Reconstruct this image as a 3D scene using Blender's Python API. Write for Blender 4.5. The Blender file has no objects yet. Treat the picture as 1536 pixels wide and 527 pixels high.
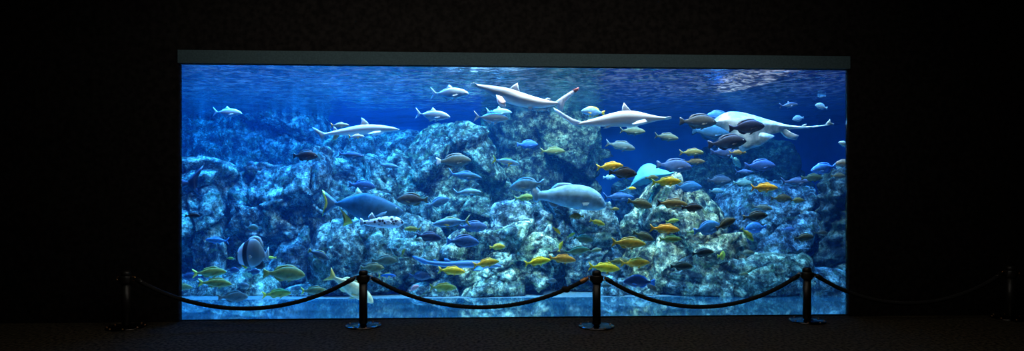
import bpy, bmesh, math, random
import numpy as np
from mathutils import Vector, Matrix
from mathutils.bvhtree import BVHTree

random.seed(7)
S = bpy.context.scene
COL = S.collection
F = 900.0; CX = 768.0; HY = 293.0; CAMZ = 1.5


def P(px, py, Y):
    return Vector(((px - CX) / F * Y, Y, CAMZ - (py - HY) / F * Y))


# ------------------------------------------------------------------ helpers
def link(o):
    COL.objects.link(o)
    return o


def tag(o, label=None, cat=None, group=None, kind=None):
    if label: o['label'] = label
    if cat: o['category'] = cat
    if group: o['group'] = group
    if kind: o['kind'] = kind
    return o


def mesh_obj(name, verts, faces, mat, parent=None, smooth=True, mats=None, midx=None):
    me = bpy.data.meshes.new(name)
    me.from_pydata([tuple(v) for v in verts], [], faces)
    for m in (mats or [mat]):
        me.materials.append(m)
    if midx:
        me.polygons.foreach_set('material_index', midx)
    if smooth:
        me.polygons.foreach_set('use_smooth', [True] * len(me.polygons))
    me.update()
    o = link(bpy.data.objects.new(name, me))
    if parent: o.parent = parent
    return o


def bm_obj(name, bm, mat, parent=None, smooth=True):
    me = bpy.data.meshes.new(name)
    bmesh.ops.recalc_face_normals(bm, faces=bm.faces)
    bm.to_mesh(me); bm.free()
    me.materials.append(mat)
    if smooth:
        me.polygons.foreach_set('use_smooth', [True] * len(me.polygons))
    o = link(bpy.data.objects.new(name, me))
    if parent: o.parent = parent
    return o


def empty(name, loc=(0, 0, 0)):
    o = link(bpy.data.objects.new(name, None))
    o.location = loc
    o.empty_display_size = 0.1
    return o


def copy_tree(o, parent=None):
    c = o.copy(); COL.objects.link(c)
    if parent: c.parent = parent
    for ch in o.children:
        copy_tree(ch, c)
    return c


def quad_slab(name, pts, mat, z0, z1):
    """prism over an xy polygon"""
    n = len(pts)
    v = [(x, y, z0) for x, y in pts] + [(x, y, z1) for x, y in pts]
    f = [tuple(range(n))[::-1], tuple(range(n, 2 * n))] + [(i, (i + 1) % n, n + (i + 1) % n, n + i) for i in range(n)]
    return mesh_obj(name, v, f, mat, smooth=False)


# ------------------------------------------------------------------ materials
def new_mat(name):
    m = bpy.data.materials.new(name); m.use_nodes = True
    nt = m.node_tree; nt.nodes.clear()
    out = nt.nodes.new('ShaderNodeOutputMaterial')
    return m, nt, out


def N(nt, t, **kw):
    n = nt.nodes.new(t)
    for k, v in kw.items():
        if k.startswith('i_'):
            n.inputs[k[2:].replace('_', ' ')].default_value = v
        else:
            setattr(n, k, v)
    return n


def ramp(nt, stops, interp='LINEAR'):
    r = nt.nodes.new('ShaderNodeValToRGB')
    r.color_ramp.interpolation = interp
    el = r.color_ramp.elements
    while len(el) < len(stops): el.new(0.5)
    for e, (p, c) in zip(el, stops):
        e.position = p
        e.color = (*c, 1) if len(c) == 3 else c
    return r


def simple(name, col, rough=0.6, metal=0.0, noise=0.0, nscale=40, bump=0.0, spec=0.5, coord='Object'):
    m, nt, out = new_mat(name)
    b = N(nt, 'ShaderNodeBsdfPrincipled')
    b.inputs['Roughness'].default_value = rough
    b.inputs['Metallic'].default_value = metal
    b.inputs['Specular IOR Level'].default_value = spec
    tc = N(nt, 'ShaderNodeTexCoord')
    nz = N(nt, 'ShaderNodeTexNoise'); nz.inputs['Scale'].default_value = nscale; nz.inputs['Detail'].default_value = 5
    nt.links.new(tc.outputs[coord], nz.inputs['Vector'])
    lo = tuple(max(0, c * (1 - noise)) for c in col); hi = tuple(min(1, c * (1 + noise)) for c in col)
    r = ramp(nt, [(0.35, lo), (0.65, hi)])
    nt.links.new(nz.outputs['Fac'], r.inputs['Fac'])
    nt.links.new(r.outputs['Color'], b.inputs['Base Color'])
    if bump:
        bp = N(nt, 'ShaderNodeBump'); bp.inputs['Strength'].default_value = bump; bp.inputs['Distance'].default_value = 0.01
        nt.links.new(nz.outputs['Fac'], bp.inputs['Height']); nt.links.new(bp.outputs['Normal'], b.inputs['Normal'])
    nt.links.new(b.outputs[0], out.inputs['Surface'])
    return m


def rock_material(name='reef_rock'):
    m, nt, out = new_mat(name)
    L = nt.links.new
    tc = N(nt, 'ShaderNodeTexCoord'); oi = N(nt, 'ShaderNodeObjectInfo')
    b = N(nt, 'ShaderNodeBsdfPrincipled'); b.inputs['Roughness'].default_value = 0.85; b.inputs['Specular IOR Level'].default_value = 0.2

    def noise(sc, det=6, rough=0.6, dist=0.0):
        n = N(nt, 'ShaderNodeTexNoise'); n.inputs['Scale'].default_value = sc; n.inputs['Detail'].default_value = det
        n.inputs['Roughness'].default_value = rough; n.inputs['Distortion'].default_value = dist
        L(tc.outputs['Object'], n.inputs['Vector']); return n
    big = noise(1.3, 4, 0.55, 0.6); mid = noise(5.5, 10, 0.78, 0.25); fine = noise(34, 5, 0.75)
    base = ramp(nt, [(0.42, (0.015, 0.02, 0.025)), (0.49, (0.12, 0.14, 0.14)), (0.54, (0.36, 0.38, 0.34)), (0.60, (0.98, 0.95, 0.83))])
    L(mid.outputs['Fac'], base.inputs['Fac'])
    patch = ramp(nt, [(0.38, (0.45, 0.48, 0.52)), (0.5, (0.85, 0.9, 0.8)), (0.64, (1.0, 0.97, 0.78))])
    L(big.outputs['Fac'], patch.inputs['Fac'])
    mx = N(nt, 'ShaderNodeMix', data_type='RGBA', blend_type='MULTIPLY'); mx.inputs[0].default_value = 1.0
    L(base.outputs['Color'], mx.inputs[6]); L(patch.outputs['Color'], mx.inputs[7])
    # encrusting algae crust in olive tufts
    alg = noise(3.1, 6, 0.75, 1.5)
    am = ramp(nt, [(0.52, (0, 0, 0)), (0.62, (0.6, 0.6, 0.6))])
    L(alg.outputs['Fac'], am.inputs['Fac'])
    mx2 = N(nt, 'ShaderNodeMix', data_type='RGBA'); L(am.outputs['Color'], mx2.inputs[0])
    L(mx.outputs[2], mx2.inputs[6]); mx2.inputs[7].default_value = (0.14, 0.20, 0.08, 1)
    # fine speckle
    sp = ramp(nt, [(0.40, (0.35, 0.35, 0.35)), (0.58, (1.25, 1.25, 1.25))])
    L(fine.outputs['Fac'], sp.inputs['Fac'])
    mx3 = N(nt, 'ShaderNodeMix', data_type='RGBA', blend_type='MULTIPLY'); mx3.inputs[0].default_value = 0.8
    L(mx2.outputs[2], mx3.inputs[6]); L(sp.outputs['Color'], mx3.inputs[7])
    mx4 = N(nt, 'ShaderNodeMix', data_type='RGBA', blend_type='MULTIPLY'); mx4.inputs[0].default_value = 1.0
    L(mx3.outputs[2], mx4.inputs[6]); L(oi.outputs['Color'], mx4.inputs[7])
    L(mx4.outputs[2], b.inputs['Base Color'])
    vor = N(nt, 'ShaderNodeTexVoronoi', feature='DISTANCE_TO_EDGE'); vor.inputs['Scale'].default_value = 3.2
    wv = N(nt, 'ShaderNodeVectorMath', operation='MULTIPLY_ADD'); L(mid.outputs['Color'], wv.inputs[0]); wv.inputs[1].default_value = (.35, .35, .35); L(tc.outputs['Object'], wv.inputs[2])
    L(wv.outputs[0], vor.inputs['Vector'])
    vr = ramp(nt, [(0.0, (0, 0, 0)), (0.035, (1, 1, 1))]); L(vor.outputs['Distance'], vr.inputs['Fac'])
    b1 = N(nt, 'ShaderNodeBump'); b1.inputs['Strength'].default_value = 1.0; b1.inputs['Distance'].default_value = 0.05
    L(mid.outputs['Fac'], b1.inputs['Height'])
    b2 = N(nt, 'ShaderNodeBump'); b2.inputs['Strength'].default_value = 0.7; b2.inputs['Distance'].default_value = 0.03
    L(fine.outputs['Fac'], b2.inputs['Height']); L(b1.outputs['Normal'], b2.inputs['Normal'])
    b3 = N(nt, 'ShaderNodeBump'); b3.inputs['Strength'].default_value = 1.0; b3.inputs['Distance'].default_value = 0.05
    L(vr.outputs['Color'], b3.inputs['Height']); L(b2.outputs['Normal'], b3.inputs['Normal'])
    L(b3.outputs['Normal'], b.inputs['Normal'])
    L(b.outputs[0], out.inputs['Surface'])
    return m


def fish_material(name, belly=(0.8, 0.8, 0.7), z0=-0.10, z1=0.0, rough=0.55, metal=0.0, scale_size=55, belly_mix=0.07, var=0.25):
    """object colour on the back, a paler belly of the animal's own, small scales"""
    m, nt, out = new_mat(name); L = nt.links.new
    tc = N(nt, 'ShaderNodeTexCoord'); oi = N(nt, 'ShaderNodeObjectInfo')
    sx = N(nt, 'ShaderNodeSeparateXYZ'); L(tc.outputs['Object'], sx.inputs[0])
    mr = N(nt, 'ShaderNodeMapRange'); mr.inputs['From Min'].default_value = z0; mr.inputs['From Max'].default_value = z1
    mr.inputs['To Min'].default_value = belly_mix; mr.inputs['To Max'].default_value = 0
    L(sx.outputs['Z'], mr.inputs['Value'])
    mx = N(nt, 'ShaderNodeMix', data_type='RGBA'); L(mr.outputs[0], mx.inputs[0]); L(oi.outputs['Color'], mx.inputs[6])
    mx.inputs[7].default_value = (*belly, 1)
    nz = N(nt, 'ShaderNodeTexNoise'); nz.inputs['Scale'].default_value = 9; nz.inputs['Detail'].default_value = 4
    L(tc.outputs['Object'], nz.inputs['Vector'])
    r = ramp(nt, [(0.35, (1 - var,) * 3), (0.65, (1 + var,) * 3)]); L(nz.outputs['Fac'], r.inputs['Fac'])
    mm = N(nt, 'ShaderNodeMix', data_type='RGBA', blend_type='MULTIPLY'); mm.inputs[0].default_value = 1
    L(mx.outputs[2], mm.inputs[6]); L(r.outputs['Color'], mm.inputs[7])
    b = N(nt, 'ShaderNodeBsdfPrincipled'); b.inputs['Roughness'].default_value = rough; b.inputs['Metallic'].default_value = metal; b.inputs['Specular IOR Level'].default_value = 0.25
    L(mm.outputs[2], b.inputs['Base Color'])
    v = N(nt, 'ShaderNodeTexVoronoi'); v.inputs['Scale'].default_value = scale_size; L(tc.outputs['Object'], v.inputs['Vector'])
    bp = N(nt, 'ShaderNodeBump'); bp.inputs['Strength'].default_value = 0.25; bp.inputs['Distance'].default_value = 0.004
    L(v.outputs['Distance'], bp.inputs['Height']); L(bp.outputs['Normal'], b.inputs['Normal'])
    L(b.outputs[0], out.inputs['Surface'])
    return m


def fin_material(name, gain=1.0, add=(0, 0, 0), rough=0.5, trans=0.25):
    m, nt, out = new_mat(name); L = nt.links.new
    oi = N(nt, 'ShaderNodeObjectInfo'); tc = N(nt, 'ShaderNodeTexCoord')
    w = N(nt, 'ShaderNodeTexWave'); w.inputs['Scale'].default_value = 18; w.inputs['Distortion'].default_value = 1.5
    L(tc.outputs['Object'], w.inputs['Vector'])
    r = ramp(nt, [(0.0, (0.75 * gain,) * 3), (1.0, (1.1 * gain,) * 3)]); L(w.outputs['Fac'], r.inputs['Fac'])
    mm = N(nt, 'ShaderNodeMix', data_type='RGBA', blend_type='MULTIPLY'); mm.inputs[0].default_value = 1
    L(oi.outputs['Color'], mm.inputs[6]); L(r.outputs['Color'], mm.inputs[7])
    ad = N(nt, 'ShaderNodeMix', data_type='RGBA', blend_type='ADD'); ad.inputs[0].default_value = 1
    L(mm.outputs[2], ad.inputs[6]); ad.inputs[7].default_value = (*add, 1)
    b = N(nt, 'ShaderNodeBsdfPrincipled'); b.inputs['Roughness'].default_value = rough
    L(ad.outputs[2], b.inputs['Base Color'])
    t = N(nt, 'ShaderNodeBsdfTranslucent'); L(ad.outputs[2], t.inputs['Color'])
    ms = N(nt, 'ShaderNodeMixShader'); ms.inputs[0].default_value = trans
    L(b.outputs[0], ms.inputs[1]); L(t.outputs[0], ms.inputs[2]); L(ms.outputs[0], out.inputs['Surface'])
    return m


M_rock = rock_material()
M_fish = fish_material('fish_scales')
M_silver = fish_material('silver_scales', belly=(0.35, 0.6, 0.75), rough=0.35, metal=0.4, z0=-0.1, z1=0.08, belly_mix=0.5, var=0.08)
M_big = fish_material('large_fish_skin', belly=(0.45, 0.55, 0.58), z0=-0.35, z1=0.0, scale_size=30, var=0.35, belly_mix=0.18)
M_fin = fin_material('fish_fin')
M_pupil = simple('eye_black', (0.01, 0.01, 0.012), rough=0.15)
M_iris = simple('eye_ring', (0.7, 0.66, 0.45), rough=0.25)


def shark_material(name, top, bot, z0, z1, noise=0.03, blotch=0.2):
    m, nt, out = new_mat(name); L = nt.links.new
    tc = N(nt, 'ShaderNodeTexCoord'); sx = N(nt, 'ShaderNodeSeparateXYZ'); L(tc.outputs['Object'], sx.inputs[0])
    nz = N(nt, 'ShaderNodeTexNoise'); nz.inputs['Scale'].default_value = 6; nz.inputs['Detail'].default_value = 5
    mp = N(nt, 'ShaderNodeMapping'); mp.inputs['Scale'].default_value = (0.5, 1, 2.2); L(tc.outputs['Object'], mp.inputs[0]); L(mp.outputs[0], nz.inputs['Vector'])
    ma = N(nt, 'ShaderNodeMath', operation='MULTIPLY_ADD'); L(nz.outputs['Fac'], ma.inputs[0]); ma.inputs[1].default_value = noise * 2
    L(sx.outputs['Z'], ma.inputs[2])
    mr = N(nt, 'ShaderNodeMapRange'); mr.inputs['From Min'].default_value = z0; mr.inputs['From Max'].default_value = z1
    L(ma.outputs[0], mr.inputs['Value'])
    mx = N(nt, 'ShaderNodeMix', data_type='RGBA'); L(mr.outputs[0], mx.inputs[0])
    mx.inputs[6].default_value = (*bot, 1); mx.inputs[7].default_value = (*top, 1)
    r = ramp(nt, [(0.35, (1 - blotch,) * 3), (0.6, (1.0,) * 3)]); L(nz.outputs['Fac'], r.inputs['Fac'])
    mm = N(nt, 'ShaderNodeMix', data_type='RGBA', blend_type='MULTIPLY'); mm.inputs[0].default_value = 1
    L(mx.outputs[2], mm.inputs[6]); L(r.outputs['Color'], mm.inputs[7])
    b = N(nt, 'ShaderNodeBsdfPrincipled'); b.inputs['Roughness'].default_value = 0.45
    L(mm.outputs[2], b.inputs['Base Color']); L(b.outputs[0], out.inputs['Surface'])
    return m


M_reefshark = shark_material('reef_shark_skin', (0.40, 0.47, 0.52), (0.9, 0.9, 0.9), -0.03, 0.03, 0.01, 0.12)
M_hammer = shark_material('hammerhead_skin', (0.52, 0.55, 0.58), (0.82, 0.80, 0.80), -0.05, 0.08, 0.05, 0.45)
M_seabed_shark = shark_material('resting_shark_skin', (0.05, 0.12, 0.22), (0.10, 0.2, 0.30), -0.04, 0.0, 0.01, 0.3)


def pattern_material(name, build):
    m, nt, out = new_mat(name)
    b = N(nt, 'ShaderNodeBsdfPrincipled'); b.inputs['Roughness'].default_value = 0.45
    tc = N(nt, 'ShaderNodeTexCoord')
    nt.links.new(build(nt, tc), b.inputs['Base Color'])
    nt.links.new(b.outputs[0], out.inputs['Surface'])
    return m


def puffer_pat(nt, tc):
    L = nt.links.new
    v = N(nt, 'ShaderNodeTexVoronoi'); v.inputs['Scale'].default_value = 22; L(tc.outputs['Object'], v.inputs['Vector'])
    sx = N(nt, 'ShaderNodeSeparateXYZ'); L(tc.outputs['Object'], sx.inputs[0])
    mr = N(nt, 'ShaderNodeMapRange'); mr.inputs['From Min'].default_value = -0.07; mr.inputs['From Max'].default_value = -0.02
    L(sx.outputs['Z'], mr.inputs['Value'])
    r = ramp(nt, [(0.36, (0.015, 0.015, 0.02)), (0.5, (0.6, 0.66, 0.7))]); L(v.outputs['Distance'], r.inputs['Fac'])
    mx = N(nt, 'ShaderNodeMix', data_type='RGBA'); L(mr.outputs[0], mx.inputs[0]); mx.inputs[6].default_value = (0.88, 0.9, 0.92, 1)
    L(r.outputs['Color'], mx.inputs[7]); return mx.outputs[2]


def bat_pat(nt, tc):
    L = nt.links.new
    mp = N(nt, 'ShaderNodeMapping'); L(tc.outputs['Object'], mp.inputs[0])
    nz = N(nt, 'ShaderNodeTexNoise'); nz.inputs['Scale'].default_value = 5; L(tc.outputs['Object'], nz.inputs['Vector'])
    sx = N(nt, 'ShaderNodeSeparateXYZ'); L(tc.outputs['Object'], sx.inputs[0])
    # curved bars: x shifted by z^2
    z2 = N(nt, 'ShaderNodeMath', operation='POWER'); L(sx.outputs['Z'], z2.inputs[0]); z2.inputs[1].default_value = 2
    a = N(nt, 'ShaderNodeMath', operation='MULTIPLY_ADD'); L(z2.outputs[0], a.inputs[0]); a.inputs[1].default_value = -0.9; L(sx.outputs['X'], a.inputs[2])
    mr = N(nt, 'ShaderNodeMapRange'); mr.inputs['From Min'].default_value = -0.24; mr.inputs['From Max'].default_value = 0.24; L(a.outputs[0], mr.inputs['Value'])
    r = ramp(nt, [(0.0, (0.55, 0.57, 0.6)), (0.06, (0.02, 0.02, 0.03)), (0.13, (0.02, 0.02, 0.03)), (0.16, (0.9, 0.93, 0.97)), (0.27, (0.85, 0.88, 0.92)),
                  (0.30, (0.015, 0.015, 0.02)), (0.40, (0.015, 0.015, 0.02)), (0.43, (0.22, 0.24, 0.25)), (0.6, (0.12, 0.14, 0.14)), (0.86, (0.10, 0.11, 0.11)), (0.9, (0.8, 0.8, 0.75))])
    L(mr.outputs[0], r.inputs['Fac']); return r.outputs['Color']


def ray_pat(nt, tc):
    L = nt.links.new
    nz = N(nt, 'ShaderNodeTexNoise'); nz.inputs['Scale'].default_value = 11; nz.inputs['Detail'].default_value = 6; L(tc.outputs['Object'], nz.inputs['Vector'])
    r = ramp(nt, [(0.42, (0.26, 0.38, 0.40)), (0.6, (0.62, 0.70, 0.70))]); L(nz.outputs['Fac'], r.inputs['Fac']); return r.outputs['Color']


M_puffer = pattern_material('puffer_skin', puffer_pat)
M_bat = pattern_material('batfish_bars', bat_pat)
M_ray = pattern_material('wedgefish_skin', ray_pat)

M_floor = simple('dark_carpet', (0.034, 0.027, 0.016), rough=0.95, noise=0.95, nscale=28, bump=0.6, spec=0.1)
M_black = simple('black_wall_paint', (0.011, 0.010, 0.010), rough=0.9, noise=0.45, nscale=16, spec=0.1)
M_lintel = simple('grey_lintel_paint', (0.065, 0.115, 0.14), rough=0.8, noise=0.12, nscale=50, spec=0.1)
M_tank = simple('tank_wall_blue', (0.03, 0.16, 0.36), rough=0.9, noise=0.15, nscale=1.5)
M_sand = simple('tank_sand', (0.10, 0.12, 0.11), rough=0.95, noise=0.3, nscale=20, bump=0.6)
M_post = simple('dark_bronze_post', (0.008, 0.007, 0.006), rough=0.45, metal=0.0, noise=0.2)
M_chrome = simple('polished_base', (0.10, 0.09, 0.085), rough=0.14, metal=1.0, noise=0.05)
M_brass = simple('worn_brass', (0.6, 0.3, 0.12), rough=0.5, metal=1.0, noise=0.2)
M_rope = simple('black_rope', (0.006, 0.006, 0.006), rough=0.9, noise=0.4, nscale=60)


def ledge_material():
    m, nt, out = new_mat('glossy_ledge'); L = nt.links.new
    tc = N(nt, 'ShaderNodeTexCoord')
    nz = N(nt, 'ShaderNodeTexNoise'); nz.inputs['Scale'].default_value = 3; nz.inputs['Detail'].default_value = 6; L(tc.outputs['Object'], nz.inputs['Vector'])
    r = ramp(nt, [(0.35, (0.02, 0.08, 0.11)), (0.65, (0.06, 0.16, 0.19))]); L(nz.outputs['Fac'], r.inputs['Fac'])
    d = N(nt, 'ShaderNodeBsdfDiffuse'); L(r.outputs['Color'], d.inputs['Color'])
    g = N(nt, 'ShaderNodeBsdfGlossy'); g.inputs['Roughness'].default_value = 0.05; g.inputs['Color'].default_value = (0.85, 0.97, 1, 1)
    bp = N(nt, 'ShaderNodeBump'); bp.inputs['Strength'].default_value = 0.03; bp.inputs['Distance'].default_value = 0.02
    L(nz.outputs['Fac'], bp.inputs['Height']); L(bp.outputs['Normal'], g.inputs['Normal'])
    ms = N(nt, 'ShaderNodeMixShader'); ms.inputs[0].default_value = 0.78
    L(d.outputs[0], ms.inputs[1]); L(g.outputs[0], ms.inputs[2]); L(ms.outputs[0], out.inputs['Surface'])
    return m


def glass_material():
    m, nt, out = new_mat('acrylic_glass'); L = nt.links.new
    t = N(nt, 'ShaderNodeBsdfTransparent'); t.inputs['Color'].default_value = (0.97, 0.985, 0.99, 1)
    g = N(nt, 'ShaderNodeBsdfGlossy'); g.inputs['Roughness'].default_value = 0.02
    fr = N(nt, 'ShaderNodeFresnel'); fr.inputs['IOR'].default_value = 1.3
    ms = N(nt, 'ShaderNodeMixShader'); L(fr.outputs[0], ms.inputs[0]); L(t.outputs[0], ms.inputs[1]); L(g.outputs[0], ms.inputs[2])
    L(ms.outputs[0], out.inputs['Surface']); return m


def surface_material():
    """underside of the water: mirror-like at grazing angles, clear towards the lamps above, ripple glints and caustics patterned into its colour"""
    m, nt, out = new_mat('water_surface'); L = nt.links.new
    tc = N(nt, 'ShaderNodeTexCoord')
    n1 = N(nt, 'ShaderNodeTexNoise'); n1.inputs['Scale'].default_value = 4.5; n1.inputs['Detail'].default_value = 4; n1.inputs['Distortion'].default_value = 0.6
    L(tc.outputs['Object'], n1.inputs['Vector'])
    bp = N(nt, 'ShaderNodeBump'); bp.inputs['Strength'].default_value = 0.55; bp.inputs['Distance'].default_value = 0.06
    L(n1.outputs['Fac'], bp.inputs['Height'])
    g = N(nt, 'ShaderNodeBsdfGlossy'); g.inputs['Roughness'].default_value = 0.06; g.inputs['Color'].default_value = (0.32, 0.58, 0.72, 1)
    L(bp.outputs['Normal'], g.inputs['Normal'])
    tl = N(nt, 'ShaderNodeBsdfTranslucent')
    n2 = N(nt, 'ShaderNodeTexNoise'); n2.inputs['Scale'].default_value = 9; n2.inputs['Detail'].default_value = 3; n2.inputs['Distortion'].default_value = 1.2
    mp = N(nt, 'ShaderNodeMapping'); mp.inputs['Scale'].default_value = (0.8, 1.0, 1); L(tc.outputs['Object'], mp.inputs[0]); L(mp.outputs[0], n2.inputs['Vector'])
    r2 = ramp(nt, [(0.47, (0.02, 0.02, 0.02)), (0.66, (0.5, 0.52, 0.54))]); L(n2.outputs['Fac'], r2.inputs['Fac']); L(r2.outputs['Color'], tl.inputs['Color'])  # streaks of ripple glint put into the translucent colour
    m1 = N(nt, 'ShaderNodeMixShader'); m1.inputs[0].default_value = 0.022
    L(g.outputs[0], m1.inputs[1]); L(tl.outputs[0], m1.inputs[2])
    # caustic pattern put into the transparency colour, in place of real ripple lensing
    v = N(nt, 'ShaderNodeTexVoronoi', feature='SMOOTH_F1'); v.inputs['Scale'].default_value = 3.2
    n3 = N(nt, 'ShaderNodeTexNoise'); n3.inputs['Scale'].default_value = 2.5; L(tc.outputs['Object'], n3.inputs['Vector'])
    va = N(nt, 'ShaderNodeVectorMath', operation='MULTIPLY_ADD'); L(n3.outputs['Color'], va.inputs[0]); va.inputs[1].default_value = (0.5, 0.5, 0); L(tc.outputs['Object'], va.inputs[2])
    L(va.outputs[0], v.inputs['Vector'])
    r3 = ramp(nt, [(0.25, (0.35, 0.35, 0.35)), (0.6, (1, 1, 1))]); L(v.outputs['Distance'], r3.inputs['Fac'])
    t = N(nt, 'ShaderNodeBsdfTransparent'); L(r3.outputs['Color'], t.inputs['Color'])
    lw = N(nt, 'ShaderNodeLayerWeight'); lw.inputs['Blend'].default_value = 0.5
    r4 = ramp(nt, [(0.38, (0, 0, 0)), (0.64, (1, 1, 1))]); L(lw.outputs['Facing'], r4.inputs['Fac'])
    ms = N(nt, 'ShaderNodeMixShader'); L(r4.outputs['Color'], ms.inputs[0]); L(t.outputs[0], ms.inputs[1]); L(m1.outputs[0], ms.inputs[2])
    L(ms.outputs[0], out.inputs['Surface']); return m


def water_volume():
    m, nt, out = new_mat('tank_water'); L = nt.links.new
    a = N(nt, 'ShaderNodeVolumeAbsorption'); a.inputs['Color'].default_value = (0.0, 0.76, 0.94, 1); a.inputs['Density'].default_value = WATER_ABS
    s = N(nt, 'ShaderNodeVolumeScatter'); s.inputs['Color'].default_value = (0.05, 0.36, 1.0, 1); s.inputs['Density'].default_value = WATER_SCAT
    s.inputs['Anisotropy'].default_value = 0.2
    ad = N(nt, 'ShaderNodeAddShader'); L(a.outputs[0], ad.inputs[0]); L(s.outputs[0], ad.inputs[1]); L(ad.outputs[0], out.inputs['Volume'])
    return m


WATER_ABS = 0.22
WATER_SCAT = 0.014

# ------------------------------------------------------------------ setting
GL = Vector((-3.943, 7.14)); GR = Vector((4.17, 7.47))     # ends of the window on the floor
gd = (GR - GL).normalized(); gn = Vector((-gd.y, gd.x))     # along the window / into the tank
WT = 3.06


def along(a, off=0.0):
    p = GL + gd * a + gn * off
    return (p.x, p.y)


WLEN = (GR - GL).length
floor = quad_slab('floor', [(-9, -3), (9, -3), (9, 7.9), (-9, 7.3)], M_floor, -0.1, 0.0)
# front edge of the floor follows the window
floor.data.vertices
o = quad_slab('window_1', [along(0, -0.0), along(WLEN, -0.0), along(WLEN, 0.03), along(0, 0.03)], glass_material(), 0.001, WT)
for nm, a0, a1, z0, z1, mt, off in (
        ('wall_left', -5.2, 0.0, 0.0, 4.5, M_black, -0.05), ('wall_right', WLEN, WLEN + 5.0, 0.0, 4.5, M_black, -0.05),
        ('wall_front', 0.0, WLEN, WT + 0.155, 4.5, M_black, -0.05), ('trim_1', 0.0, WLEN, WT, WT + 0.155, M_lintel, -0.07)):
    tag(quad_slab(nm, [along(a0, off), along(a1, off), along(a1, 0.03), along(a0, 0.03)], mt, z0, z1), kind='structure')
tag(floor, kind='structure'); tag(o, kind='structure')
tag(quad_slab('ceiling', [(-9.2, -3.2), (9.2, -3.2), (9.2, 7.9), (-9.2, 7.0)], M_black, 4.5, 4.6), kind='structure')
for nm, p in (('wall_hall_left', [(-9.1, -3), (-9, -3), (-9, 7), (-9.1, 7)]), ('wall_hall_right', [(9, -3), (9.1, -3), (9.1, 7.7), (9, 7.7)]),
              ('wall_hall_back', [(-9, -3.1), (9, -3.1), (9, -3), (-9, -3)])):
    tag(quad_slab(nm, p, M_black, 0, 4.5), kind='structure')
# tank shell
A0, A1 = -4.4, WLEN + 3.4
TB = 6.7
tag(quad_slab('wall_tank_back', [along(A0, TB), along(A1, TB), along(A1, TB + .1), along(A0, TB + .1)], M_tank, -0.1, 4.4), kind='structure')
tag(quad_slab('wall_tank_left', [along(A0 - .1, .03), along(A0, .03), along(A0, TB), along(A0 - .1, TB)], M_tank, -0.1, 4.4), kind='structure')
tag(quad_slab('wall_tank_right', [along(A1, .03), along(A1 + .1, .03), along(A1 + .1, TB), along(A1, TB)], M_tank, -0.1, 4.4), kind='structure')
tag(quad_slab('floor_tank', [along(A0, 1.40), along(A1, 1.40), along(A1, TB), along(A0, TB)], M_sand, -0.1, 0.0), kind='structure')
tag(quad_slab('trim_2', [along(A0, 0.031), along(A1, 0.031), along(A1, 1.40), along(A0, 1.40)], ledge_material(), -0.1, 0.012), kind='structure')
SURF = 3.085
# rippled surface as a real displaced sheet
nx, ny = 160, 70
vs, fs = [], []
for j in range(ny + 1):
    for i in range(nx + 1):
        x, y = along(A0 + .004 + (A1 - A0 - .008) * i / nx, 0.04 + (TB - 0.045) * j / ny)
        z = SURF + 0.006 * math.sin(x * 5.1 + 1.7 * math.sin(y * 2.3)) + 0.005 * math.sin(y * 7.3 + 1.2 * math.sin(x * 3.1))
        vs.append((x, y, z))
for j in range(ny):
    for i in range(nx):
        a = j * (nx + 1) + i
        fs.append((a, a + 1, a + nx + 2, a + nx + 1))
tag(mesh_obj('water_surface', vs, fs, surface_material()), 'rippled underside of the water along the top of the aquarium window', 'water surface', kind='stuff')
tag(quad_slab('tank_water', [along(A0 + .001, .035), along(A1 - .001, .035), along(A1 - .001, TB - .001), along(A0 + .001, TB - .001)], water_volume(), 0.013, SURF - 0.015),
    'clear blue sea water filling the big aquarium', 'water', kind='stuff')


# ------------------------------------------------------------------ numpy noise for the rockwork
def _h(ix, iy, iz, s):
    n = (ix * 374761393 + iy * 668265263 + iz * 2147483647 + s * 1274126177) & 0xFFFFFFFF
    n = ((n ^ (n >> 13)) * 1274126177) & 0xFFFFFFFF
    n = ((n ^ (n >> 16)) * 2246822519) & 0xFFFFFFFF
    return ((n ^ (n >> 15)) & 0xFFFFFF) / float(0xFFFFFF)


def vnoise(p, s=0):
    i = np.floor(p).astype(np.int64); f = p - i; f = f * f * (3 - 2 * f)
    r = 0
    for dx in (0, 1):
        for dy in (0, 1):
            for dz in (0, 1):
                w = (f[:, 0] if dx else 1 - f[:, 0]) * (f[:, 1] if dy else 1 - f[:, 1]) * (f[:, 2] if dz else 1 - f[:, 2])
                r = r + w * _h(i[:, 0] + dx, i[:, 1] + dy, i[:, 2] + dz, s)
    return r * 2 - 1


def fbm(p, o=4, s=0, ridged=False):
    r = 0; a = 0.5; t = 0
    for k in range(o):
        n = vnoise(p * 2 ** k + 17.3 * k, s + k)
        r = r + a * ((1 - 2 * np.abs(n)) if ridged else n); t += a; a *= 0.52
    return r / t


def voro(p, s=0):
    i = np.floor(p).astype(np.int64)
    f1 = np.full(len(p), 9.0); f2 = np.full(len(p), 9.0); cid = np.zeros(len(p)); tl = np.zeros(len(p))
    for dx in (-1, 0, 1):
        for dy in (-1, 0, 1):
            for dz in (-1, 0, 1):
                c = i + np.array([dx, dy, dz])
                q = c + np.stack([_h(c[:, 0], c[:, 1], c[:, 2], s + k) for k in (1, 2, 3)], 1)
                d = np.linalg.norm(q - p, axis=1)
                m = d < f1
                rd = np.stack([_h(c[:, 0], c[:, 1], c[:, 2], s + k) - .5 for k in (11, 12, 13)], 1)
                tl = np.where(m, ((p - q) * rd).sum(1), tl)
                f2 = np.where(m, f1, np.minimum(f2, d)); cid = np.where(m, _h(c[:, 0], c[:, 1], c[:, 2], s + 9), cid); f1 = np.where(m, d, f1)
    return f1, f2, cid, tl


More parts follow.
